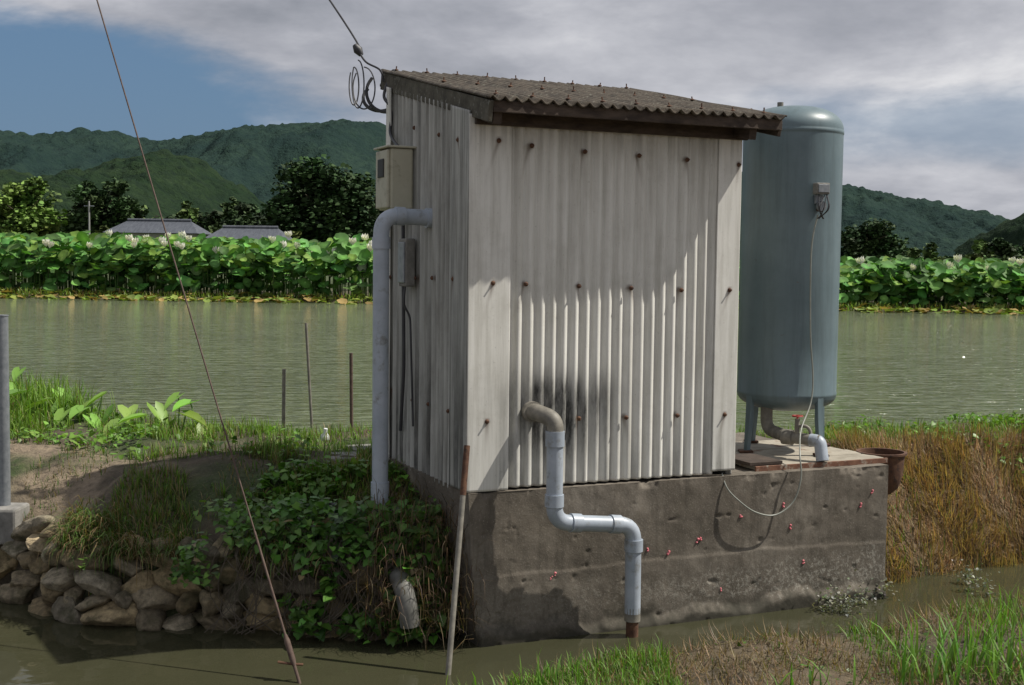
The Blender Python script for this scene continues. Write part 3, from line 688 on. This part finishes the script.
def gcol(n,base,var=.25,dry=0.0,dryc=(.25,.19,.09)):
    c=np.array(base)[None]*(1+rng.normal(0,var,(n,1)))*(1+rng.normal(0,.08,(n,3)))
    m=rng.random(n)<dry; c[m]=np.array(dryc)*(1+rng.normal(0,.2,(m.sum(),1))); return np.clip(c,.005,.8)
G1=(.155,.27,.035); G2=(.08,.16,.022)
def region(n,x0,x1,y0,y1,thr=.0,sc=1.5,seed=0,fn=None):
    x=rng.uniform(x0,x1,n); y=rng.uniform(y0,y1,n); k=fbm(x*sc,y*sc,3,seed)>thr
    if fn is not None: k&=fn(x,y)
    return x[k],y[k]
yf_=lambda x:np.interp(x,*YF); yb_f=lambda x:np.interp(x,*YB); yn_=lambda x:np.interp(x,*YN)
mu=Multi()
x,y=region(34000,-6.5,-1.2,7.4,10.8,.36,1.4,1,lambda x,y:(y>yf_(x)+1.05)&(y<yb_f(x)+.05))
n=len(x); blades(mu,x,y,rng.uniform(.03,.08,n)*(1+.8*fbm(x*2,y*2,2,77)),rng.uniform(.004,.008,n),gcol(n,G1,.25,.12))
x,y=region(7000,-5.2,-2.9,8.4,10.6,.33,2,2,lambda x,y:(y<yb_f(x)+.05)); n=len(x); blades(mu,x,y,rng.uniform(.08,.30,n),rng.uniform(.006,.012,n),gcol(n,G1,.2,.05))
x,y=region(5500,-4,-1.3,6.5,8.0,.55,2.6,3,lambda x,y:(y>yf_(x)+.05)); n=len(x); blades(mu,x,y,rng.uniform(.02,.07,n),rng.uniform(.004,.007,n),gcol(n,G2,.25,.4))
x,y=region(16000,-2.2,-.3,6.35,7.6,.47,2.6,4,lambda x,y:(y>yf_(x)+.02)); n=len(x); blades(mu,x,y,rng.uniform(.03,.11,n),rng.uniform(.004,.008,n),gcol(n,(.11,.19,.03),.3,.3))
x,y=region(8000,-2.45,-.9,6.25,6.75,.48,3.2,5,lambda x,y:(y>yf_(x)-.0)&(y<yf_(x)+.30)); n=len(x); blades(mu,x,y,rng.uniform(.07,.17,n),rng.uniform(.004,.007,n),gcol(n,(.10,.17,.035),.35,.45,(.26,.18,.09)),droop=True,z=np.maximum(H(x,y),.36),az=np.pi+rng.normal(0,.9,n),lean=.6)
x,y=region(7000,-1.3,2.6,7.4,9.0,.4,2,6,lambda x,y:(y<yb_f(x)+.0)); n=len(x); blades(mu,x,y,rng.uniform(.03,.10,n),rng.uniform(.004,.008,n),gcol(n,G1,.25,.1))
x,y=region(34000,2.2,7.5,8.0,10.9,.28,1.5,7,lambda x,y:(y<yb_f(x)+.05)&(y>yf_(x)+.98+.3*(fbm(x*3,y*3,3,70)-.5))); n=len(x); blades(mu,x,y,rng.uniform(.03,.10,n),rng.uniform(.004,.009,n),gcol(n,G1,.25,.15))
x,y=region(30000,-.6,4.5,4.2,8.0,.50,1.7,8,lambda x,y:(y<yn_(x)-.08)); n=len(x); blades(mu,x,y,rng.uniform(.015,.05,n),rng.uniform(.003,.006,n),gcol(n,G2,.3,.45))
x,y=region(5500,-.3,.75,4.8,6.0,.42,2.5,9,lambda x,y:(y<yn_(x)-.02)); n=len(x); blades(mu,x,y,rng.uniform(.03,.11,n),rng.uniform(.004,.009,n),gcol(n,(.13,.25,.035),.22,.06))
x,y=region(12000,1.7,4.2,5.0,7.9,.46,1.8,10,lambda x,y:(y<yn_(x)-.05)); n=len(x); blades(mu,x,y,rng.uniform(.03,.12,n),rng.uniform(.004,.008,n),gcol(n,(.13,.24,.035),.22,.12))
for cxx,cyy,nn_ in [(2.05,5.35,36),(1.80,5.15,20),(2.25,5.6,30),(1.2,5.1,10),(2.0,5.1,26),(.15,5.35,18),(.3,5.5,16),(2.2,5.25,26),(2.45,6.0,24),(1.95,5.6,20),(.05,5.25,14),(1.35,5.25,8)]:
    x=cxx+rng.normal(0,.10,nn_); y=cyy+rng.normal(0,.08,nn_); big=1 if cxx>1.5 else .55
    blades(mu,x,y,rng.uniform(.14,.36,nn_)*big,rng.uniform(.008,.014,nn_),gcol(nn_,(.14,.28,.04),.18),lean=.4)
x=rng.uniform(-26,26,12000); y=np.interp(x,*YS)+rng.uniform(-.4,.9,12000); n=len(x); blades(mu,x,y,rng.uniform(.08,.22,n),rng.uniform(.03,.06,n),gcol(n,(.19,.27,.05),.3,.2,(.3,.22,.08)))
mu.build('grass',M_grass)
mu=Multi()
n=30000; x=rng.uniform(2.15,5.5,n); q=rng.random(n); y=yf_(x)+.02+q*1.1
k=fbm(x*2,y*2,3,12)>(.24+.22*(q>.8)); x,y=x[k],y[k]; n=len(x); z=H(x,y)+rng.uniform(-.01,.04,n)
c=gcol(n,(.30,.19,.095),.4)*(.55+.9*fbm(x*5,y*5,3,71))[:,None]; m=rng.random(n)<.05; c[m]=gcol(m.sum(),G2)
ang=fbm(x*3,y*3,2,72)*9+rng.normal(0,.5,n)
Ms=rotz(ang)@rotx(rng.normal(1.0,.5,n))@scl(rng.uniform(.003,.006,n),rng.uniform(.05,.17,n),rng.uniform(.05,.17,n))
v,f=inst(BL_v,BL_f,Ms,np.stack([x,y,z],-1)); mu.add(v,f,np.repeat(c,7,0))
n=2200; x=rng.uniform(-.70,-.16,n); y=rng.uniform(6.0,6.75,n); z=rng.uniform(.05,.6,n)*sm((y-5.9)/.3)+.03; c=gcol(n,(.13,.09,.05),.4)
Ms=rotz(rng.uniform(0,2*np.pi,n))@rotx(rng.normal(0,.9,n))@scl(rng.uniform(.003,.005,n),rng.uniform(.08,.2,n),rng.uniform(.08,.2,n))
v,f=inst(BD_v,BL_f,Ms,np.stack([x,y,z],-1)); mu.add(v,f,np.repeat(c,7,0))
n=11000; x=rng.uniform(.0,4.5,n); y=yn_(x)-rng.uniform(.03,1.6,n); k=fbm(x*2.2,y*2.2,3,14)>.38; x,y=x[k],y[k]; n=len(x); z=H(x,y)+.006; c=gcol(n,(.20,.14,.078),.4)
Ms=rotz(rng.uniform(0,2*np.pi,n))@rotx(rng.normal(1.3,.3,n))@scl(rng.uniform(.003,.006,n),rng.uniform(.04,.12,n),rng.uniform(.04,.12,n))
v,f=inst(BL_v,BL_f,Ms,np.stack([x,y,z],-1)); mu.add(v,f,np.repeat(c,7,0))
mu.build('dry_grass',M_grass)

LV=np.array([[0,0,0],[.38,-.12,.05],[.5,.25,.08],[.28,.7,.03],[0,1.05,-.10],[-.28,.7,.03],[-.5,.25,.08],[-.38,-.12,.05],[0,.45,-.03]])
LF=np.array([[8,i,(i+1)%8] for i in range(8)])
def leaves(mu,x,y,z,size,cols,tilt=.5,face=None):
    n=len(x); a=rng.uniform(0,2*np.pi,n) if face is None else face+rng.normal(0,.6,n)
    Ms=rotz(a)@rotx(rng.normal(-.35,tilt,n))@rotz(rng.normal(0,.5,n))@scl(size,size,size)
    v,f=inst(LV,LF,Ms,np.stack([x,y,z],-1)); cc=np.repeat(cols,9,0)*np.tile(np.array([1.1,1,1,1,.95,1,1,1,1.25]),n)[:,None]; mu.add(v,f,cc)
mu=Multi()
def hang(n,x0,x1,dens,sz,base,zlo=.02,zhi=.62,seed=1):
    x=rng.uniform(x0,x1,n); k=rng.random(n)
    z=zlo+(zhi-zlo)*k; y=yf_(x)-.10+ (k**3)*.35+rng.normal(0,.05,n)
    kk=(fbm(x*3.1,z*4.0,3,seed)>dens); x,y,z=x[kk],y[kk],z[kk]; z=z+rng.uniform(0,.05,len(x)); n=len(x)
    leaves(mu,x,y,z,rng.uniform(*sz,n),gcol(n,base,.35,.03),face=np.pi,tilt=.5)
hang(2500,-1.22,-.30,.46,(.022,.06),(.08,.18,.028),seed=5)
hang(900,-.65,-.22,.42,(.02,.045),(.06,.13,.024),.02,.5,seed=9)
hang(700,-1.75,-1.2,.54,(.02,.045),(.09,.18,.028),.25,.6,seed=6)
hang(500,-2.4,-1.6,.58,(.02,.04),(.10,.18,.03),.32,.52,seed=7)
x=rng.uniform(-1.5,-.35,2000); y=rng.uniform(6.35,7.1,2000); k=fbm(x*2.6,y*2.6,3,15)>.46; x,y=x[k],y[k]; n=len(x); leaves(mu,x,y,H(x,y)+rng.uniform(.01,.08,n),rng.uniform(.025,.05,n),gcol(n,(.10,.21,.03),.3))
x,y=region(4500,-5,-1.2,7.3,10,.5,2,16,lambda x,y:(y<yb_f(x))&(y>yf_(x)+.9)); n=len(x); leaves(mu,x,y,H(x,y)+rng.uniform(.02,.09,n),rng.uniform(.02,.045,n),gcol(n,(.13,.25,.035),.25))
x,y=region(4500,2.3,6,8.4,10,.5,2,17,lambda x,y:(y<yb_f(x))); n=len(x); leaves(mu,x,y,H(x,y)+rng.uniform(.02,.09,n),rng.uniform(.02,.045,n),gcol(n,(.13,.25,.035),.25))
x,y=region(900,.0,4,4.8,7.2,.52,2,18,lambda x,y:(y<yn_(x))); n=len(x); leaves(mu,x,y,H(x,y)+rng.uniform(.01,.03,n),rng.uniform(.012,.026,n),gcol(n,(.08,.15,.03),.25))
mu.build('creeping_weeds',M_leaf)
st=[]
for k in range(90):
    x=random.uniform(-1.4,-.25); y=float(yf_(x)); P=[Vector((x,y+.15,.55)),Vector((x+random.uniform(-.1,.1),y-.06,.40)),Vector((x+random.uniform(-.15,.15),y-.10,.2)),Vector((x+random.uniform(-.2,.2),y-.12,.02))]
    st.append(tubegeo(catm(P,3),.0025,5))
join(st,'creeper_stems',M_bark)
mu=Multi()
for (px,py) in [(825,604),(835,600),(860,598),(880,592),(972,585),(985,590),(965,578),(850,607),(840,606)]:
    c=WZ(px,py,.03); n=60; x=c.x+rng.normal(0,.04,n); y=c.y-.03+rng.normal(0,.025,n); leaves(mu,x,y,np.abs(rng.normal(.05,.04,n)),rng.uniform(.010,.020,n),gcol(n,(.20,.21,.16),.3),tilt=.9)
mu.build('waterside_weeds',M_leaf)

tp=Multi(); stems=[]
TV=np.array([[0,0,0],[.25,-.32,.0],[.45,-.1,.08],[.42,.3,.10],[.2,.75,.03],[0,1.05,-.12],[-.2,.75,.03],[-.42,.3,.10],[-.45,-.1,.08],[-.25,-.32,0],[0,.4,-.05]]); TF=np.array([[10,i,(i+1)%10] for i in range(10)])
for (px,py,yy) in [(70,398,9.2),(92,404,9.0),(58,392,9.4),(112,410,8.8),(178,396,8.7),(190,402,8.7),(185,414,8.6),(172,424,8.6),(196,424,8.6),(140,416,8.6),(128,408,8.9),(155,408,8.8),(84,408,8.9),(102,395,9.0),(20,370,9.9),(8,385,9.6),(160,430,8.5),(205,430,8.5),(20,392,9.2),(45,401,9.2),(118,424,8.6),(64,412,8.8),(90,418,8.7),(140,428,8.5)]:
    c=W(px,py,yy); s_=random.uniform(.13,.21)
    Ms=rotz(np.array([random.uniform(1.6,4.6)]))@rotx(np.array([random.uniform(-1.0,-.1)]))@scl(*[np.array([s_*q]) for q in (.8,1,1)])
    v,f=inst(TV,TF,Ms,np.array([c])); cc=gcol(1,(.20,.36,.06),.2); tp.add(v,f,np.repeat(cc,11,0)*np.array([1.2]+[1]*9+[1.25])[:,None])
    g=Vector((c.x+random.uniform(-.05,.05),c.y+random.uniform(-.05,.05),float(H(c.x,min(c.y,8.9)))-.02)); g.z=min(g.z,c.z-.05)
    stems.append(tubegeo(catm([g,g.lerp(c,.6)+Vector((.01,0,.02)),c],4),.005,6))
ta=empty('taro_plants',W(120,430,8.8)); tp.build('taro_leaves',M_leaf,True,ta)
M_stem=simple('green_stem',(.08,.15,.03),(.12,.2,.05),9,.6); join(stems,'taro_stems',M_stem,ta)

# lotus field
nseg=12; lv=[[0,0,-.20]]
for rr,zz_ in((.55,-.06),(1.0,.0)):
    for k in range(nseg):
        a=2*math.pi*k/nseg; wv=(.13*math.sin(a*2+.5)+.08*math.sin(a*5)) if rr==1.0 else .03*math.sin(a*2); lv.append([rr*math.cos(a)*(1+.06*math.sin(3*a)),rr*math.sin(a),zz_+wv])
lf=[[0,1+k,1+(k+1)%nseg] for k in range(nseg)]
for k in range(nseg):
    a,b=1+k,1+(k+1)%nseg; c_,d_=a+nseg,b+nseg; lf+= [[a,c_,d_],[a,d_,b]]
lv=np.array(lv); lf=np.array(lf)
mu=Multi()
def lotus(n,d0,d1,hmin,hmax,smin,smax,tilt,mt=.45):
    x=rng.uniform(-24,24,n); x=np.where((x>-4.2)&(x<8.2)&(rng.random(n)<.6),x+np.where(x>2,9,-9),x); ys=np.interp(x,*YS)+.9; y=ys+d0+(d1-d0)*rng.random(n)
    x=x*(y/38); hh=np.interp(x,[-16,-8,-3,8,14],[1.80,1.78,1.60,1.22,1.26])*(1+.16*(fbm(x*.6,y*.6,3,23)-.5)*3)
    z=.72+hh*rng.uniform(hmin,hmax,n); sz=rng.uniform(smin,smax,n)
    a=rng.uniform(0,2*np.pi,n); Ms=rotz(rng.normal(0,.5,n))@rotx(rng.normal(mt,.3,n))@rotz(a)@rotx(rng.normal(0,tilt,n))@scl(sz,sz*rng.uniform(.75,1,n),sz)
    v,f=inst(lv,lf,Ms,np.stack([x,y,z],-1)); c=gcol(n,(.11,.25,.06),.32,.0); m=rng.random(n)<.14; c[m]=np.array([.21,.34,.07])
    mm=np.tile(np.array([1.6]+[1.05]*nseg+[.85]*nseg),n)[:,None]; mu.add(v,f,np.repeat(c,len(lv),0)*mm)
lotus(4200,0,3.5,.40,1.0,.12,.29,.5); lotus(2400,-.3,1.2,.10,.75,.10,.24,.55)
lotus(5000,3.5,30,.78,1.02,.16,.30,.45)
n=1100; x=rng.uniform(-20,20,n); y=np.interp(x,*YS)+rng.uniform(-.9,.9,n); z=np.maximum(H(x,y),.61)+rng.uniform(0,.12,n); sz=rng.uniform(.07,.18,n)
Ms=rotz(rng.uniform(0,6.28,n))@rotx(rng.normal(0,.35,n))@scl(sz,sz,sz); v,f=inst(lv,lf,Ms,np.stack([x,y,z],-1)); c=gcol(n,(.21,.27,.06),.25,.35,(.34,.24,.09)); mu.add(v,f,np.repeat(c,len(lv),0))
lfld=empty('lotus_field',(0,45,.8)); mu.build('lotus_leaves',M_lotus,True,lfld)
n=2000; x=rng.uniform(-20,20,n); y=np.interp(x,*YS)+1.0+rng.uniform(0,3,n); mu=Multi(); sv=np.array([[-.5,0,0],[.5,0,0],[.5,0,1],[-.5,0,1]]); Ms=rotx(rng.normal(0,.06,n))@rotz(rng.uniform(-.5,.5,n))@scl(np.full(n,.03),np.full(n,1.),rng.uniform(.6,1.0,n))
v,f=inst(sv,np.array([[0,1,2],[0,2,3]]),Ms,np.stack([x,y,np.full(n,.7)],-1)); mu.add(v,f,np.repeat(gcol(n,(.09,.15,.045),.2),4,0)); mu.build('lotus_stalks',M_lotus,False,lfld)
pv=[];pf=[]
for ring,(np_,rr,tl) in enumerate([(8,1.0,.65),(6,.9,.3)]):
    for k in range(np_):
        a=2*math.pi*(k+.5*ring)/np_; o=len(pv); ca,sa=math.cos(a),math.sin(a)
        for (u,vv,hh) in [(.05,0,0),(.45*tl+.12,-.34,.5),(.45*tl+.12,.34,.5),(.8*tl,0,1.05)]:
            pv.append([rr*u*ca-vv*sa,rr*u*sa+vv*ca,hh*rr])
        pf+=[[o,o+1,o+2],[o+1,o+3,o+2]]
n=44; x=np.concatenate([rng.uniform(-15.5,-4,32),rng.uniform(9,15,12)]); y=np.interp(x,*YS)+rng.uniform(.3,1.8,n); hh=np.interp(x,[-16,-3,8,14],[1.8,1.65,1.25,1.28]); z=.72+hh*rng.uniform(.72,1.10,n); s_=rng.uniform(.17,.24,n)
v,f=inst(np.array(pv),np.array(pf),rotz(rng.uniform(0,6,n))@rotx(rng.normal(.2,.25,n))@scl(s_,s_,s_),np.stack([x,y,z],-1)); mu=Multi(); mu.add(v,f,np.tile([.88,.85,.84],(len(v),1))); mu.build('lotus_blossoms',M_petal,False,lfld)

# ------------------------------------------------------------ trees
QV=np.array([[-.5,-.35,0],[.5,-.35,.1],[.6,.3,0],[0,.6,.12],[-.55,.3,0]]); QF=np.array([[0,1,2],[0,2,3],[0,3,4]])
def crown(mu,c,rx,ry,rz_,ncl,nl,size,base,var=.25,fill=.86):
    P=[];Cc=[]
    for i in range(ncl):
        u=rng.normal(size=3); u/=np.linalg.norm(u); r_=rng.uniform(.35,1.0)
        cc=np.array(c)+u*r_*np.array([rx,ry,rz_])*fill; cr=rng.uniform(.18,.34)*min(rx,rz_*1.3)
        m=int(nl/ncl*rng.uniform(.6,1.4)); d=rng.normal(size=(m,3)); d/=np.linalg.norm(d,axis=1)[:,None]; d[:,2]*=.75
        P.append(cc+d*cr*rng.uniform(.5,1.05,(m,1))); b=np.array(base)*rng.uniform(.6,1.5)*(1+rng.normal(0,.06,3)); Cc.append(np.tile(b,(m,1))*(1+rng.normal(0,var,(m,1))))
    P=np.concatenate(P); Cc=np.clip(np.concatenate(Cc),.004,.6); n=len(P); s_=size*rng.uniform(.6,1.3,n)
    Ms=rotz(rng.uniform(0,6.28,n))@rotx(rng.normal(0,.8,n))@scl(s_,s_,s_); v,f=inst(QV,QF,Ms,P); mu.add(v,f,np.repeat(Cc,5,0))
def tree(name,px,ytop,wpx,D,base,ncl=60,nl=9000,size=.3,crownlow=.25):
    top=W(px,ytop,D); h=top.z-.7; rx=wpx/FPX*D/2; e=empty(name,(top.x,D,.7)); cz=.7+h*(crownlow+(1-crownlow)/2); rz_=h*(1-crownlow)/2
    mu=Multi(); crown(mu,(top.x,D,cz),rx,rx*.9,rz_*1.02,ncl,nl,size,base); mu.build('crown',M_tree,False,e)
    parts=[tubegeo([(top.x,D,.5),(top.x+.1,D,.7+h*.25),(top.x,D,.7+h*.6)],[h*.035,h*.028,h*.01],8)]
    for k in range(7):
        a=k*.9; z0=.7+h*(.2+.05*k); parts.append(tubegeo([(top.x,D,z0),(top.x+math.cos(a)*rx*.35,D+math.sin(a)*rx*.35,z0+h*.13),(top.x+math.cos(a)*rx*.7,D+math.sin(a)*rx*.7,z0+h*.2)],[h*.014,h*.009,h*.004],6))
    join(parts,'trunk_and_limbs',M_bark,e)
tree('broadleaf_tree',322,156,124,120,(.028,.055,.018),170,24000,.36,.0)
tree('broadleaf_tree.001',102,172,72,150,(.04,.075,.024),70,9000,.42,.0)
tree('bamboo_grove',26,174,92,150,(.13,.21,.045),90,12000,.42,.0)
tree('broadleaf_tree.002',-30,190,70,150,(.06,.09,.025),40,5000,.42,.0)
tree('broadleaf_tree.003',866,218,74,150,(.042,.076,.026),70,8000,.38,.0)
tree('broadleaf_tree.004',1006,234,38,150,(.035,.06,.022),25,2500,.4,.0)
mu=Multi()
for i in range(120):
    px=rng.uniform(-80,400) if i<80 else rng.uniform(820,1100); D=rng.uniform(165,240); lim=(194,218) if px<400 else (236,254)
    yt=rng.uniform(*lim); top=W(px,yt,D); h=max(1.5,top.z-.7); b=rng.choice([0,1,2]); base=[(.04,.07,.025),(.085,.13,.038),(.032,.056,.02)][b]
    rx=rng.uniform(2.4,5.2); crown(mu,(top.x,D,.7+h*.5),rx,rx,h*.5,16,900,.55,base,fill=.95)
for i in range(60):
    px=rng.uniform(60,300) if i<30 else rng.uniform(838,1040); D=rng.uniform(85,95) if i>=30 else rng.uniform(108,120); yt=(rng.uniform(218,234) if px<400 else rng.uniform(248,261)); top=W(px,yt,D); h=max(1.,top.z-.7); rx=rng.uniform(.8,2.4); crown(mu,(top.x,D,.7+h*.45),rx,rx,h*.5,8,260,.32,[(.05,.085,.026),(.085,.12,.035)][i%2])
mu.build('distant_tree_line',M_tree)

# ------------------------------------------------------------ houses
M_tile=simple('grey_tile',(.055,.062,.078),(.10,.11,.13),1.2,.55,0,.5,.05,stretch=(6,1,1)); M_plas=simple('plaster',(.35,.34,.31),(.45,.44,.40),2,.8)
M_glass=simple('window_glass',(.03,.04,.05),(.05,.06,.07),1,.15)
def house(name,px0,px1,yridge,yeave,D):
    a=W(px0,yeave,D); b=W(px1,yeave,D); r_=W((px0+px1)/2,yridge,D); e=empty(name,((a.x+b.x)/2,D,.7)); dp_=5.5
    x0,x1,ze,zr=a.x,b.x,a.z,r_.z; ins=(x1-x0)*.16
    v=[(x0,D-dp_/2,ze),(x1,D-dp_/2,ze),(x1,D+dp_/2,ze),(x0,D+dp_/2,ze),(x0+ins,D,zr),(x1-ins,D,zr)]
    mesh('roof',v,[(0,1,5,4),(1,2,5),(2,3,4,5),(3,0,4),(0,3,2,1)],M_tile,e)
    tube('ridge_tiles',[(x0+ins,D,zr+.05),(x1-ins,D,zr+.05)],.14,M_tile,e,8)
    box('walls',((x0+x1)/2,D,(.5+ze)/2-.02),(x1-x0-1.2,dp_-1.2,ze-.5),M_plas,e,.02)
    nw=max(2,int((x1-x0)/2)); 
    for k in range(nw):
        xx=x0+1.2+(x1-x0-2.4)*(k+.5)/nw; box('window_%d'%k,(xx,D-dp_/2+.58,.7+(ze-.7)*.55),(1.0,.06,1.0),M_glass,e,.01)
house('farmhouse',113,206,221,233,105); house('farmhouse.001',210,291,228,240,98)
ep_=W(89,201,125); up2=empty('utility_pole.001',(ep_.x,125,.7)); tube('shaft',[(ep_.x,125,.5),(ep_.x,125,ep_.z)],[.12,.08],M_cpole,up2,8); tube('arm',[(ep_.x-.5,125,ep_.z-.5),(ep_.x+.5,125,ep_.z-.5)],.05,M_galv,up2,6)

# ------------------------------------------------------------ hills
def hillmat(name,c1,c2,c3):
    m,nt,p,_=newmat(name); v=tc(nt); n=noise(nt,v,.012,8,.65); n2=noise(nt,v,.16,4,.7)
    c=ramp(nt,n,[(.35,c1),(.65,c2)]); c=mix(nt,ramp(nt,n2,[(.4,0.0),(.68,.8)]),c,c3); nt.links.new(c,p.inputs['Base Color']); p.inputs['Roughness'].default_value=1; p.inputs['Specular IOR Level'].default_value=.05
    bump(nt,p,noise(nt,v,.25,3,.7),1.0,3.0); return m
def hill(name,prof,D,depth,mat,seed,bumpa):
    px=np.arange(-500,1560,2.2); pr=np.interp(px,[p[0] for p in prof],[p[1] for p in prof])
    hz=262+(px-512)*math.tan(roll); zr=CZ+(hz-pr)/FPX*D
    rows=np.concatenate([np.linspace(0,1,100),np.linspace(1.02,1.5,12)])
    PX,RR=np.meshgrid(px,rows); Yy=D-depth+RR*depth; Xx=(PX-512)/FPX*D
    up_=np.where(RR<=1,sm(RR*.92+.08)**.9,1-sm((RR-1)*1.4))
    sp_=fbm(Xx/95,Yy/330,4,seed); g=np.clip(RR,0,1)
    zz=zr[None,:]*up_*(1-(1-g)*(.55*np.abs(sp_*2-1)*3*g**.3).clip(0,.7))
    can=vn(Xx/7.5,Yy/7.5,seed+3)*1.0+vn(Xx/3.6,Yy/3.6,seed+4)*.6
    zz=zz+(can-.8)*bumpa*sm(zz/12)
    idx=np.arange(PX.size).reshape(PX.shape); f=np.stack([idx[:-1,:-1],idx[:-1,1:],idx[1:,1:],idx[1:,:-1]],-1).reshape(-1,4)
    npmesh(name,np.stack([Xx,Yy,zz],-1).reshape(-1,3),f,mat,None,True)
hill('wooded_hills',[(-500,170),(-200,150),(-60,138),(0,131),(25,136),(45,137),(80,131),(115,133),(150,142),(185,141),(215,135),(250,131),(290,127),(340,123),(375,126),(420,134),(500,150),(600,160),(700,172),(780,180),(840,188),(870,195),(905,204),(940,212),(970,219),(1000,227),(1024,234),(1100,244),(1560,250)],1250,480,hillmat('hill_far_hazed',(.018,.036,.032),(.030,.054,.040),(.015,.029,.029)),61,5.5)  # distance haze is put into the base colour as a bluish tint
hill('wooded_hills.001',[(-500,160),(-100,165),(0,172),(50,182),(95,176),(130,162),(165,154),(195,160),(230,182),(265,206),(300,226),(360,250),(420,268),(900,275),(985,262),(1005,232),(1024,217),(1060,205),(1560,190)],760,300,hillmat('hill_near_clouded',(.014,.030,.016),(.030,.050,.022),(.011,.020,.015)),77,5.0)  # greens darkened in the colour itself to stand for cloud shade
print('verts',sum(len(o.data.vertices) for o in bpy.data.objects if o.type=='MESH'))
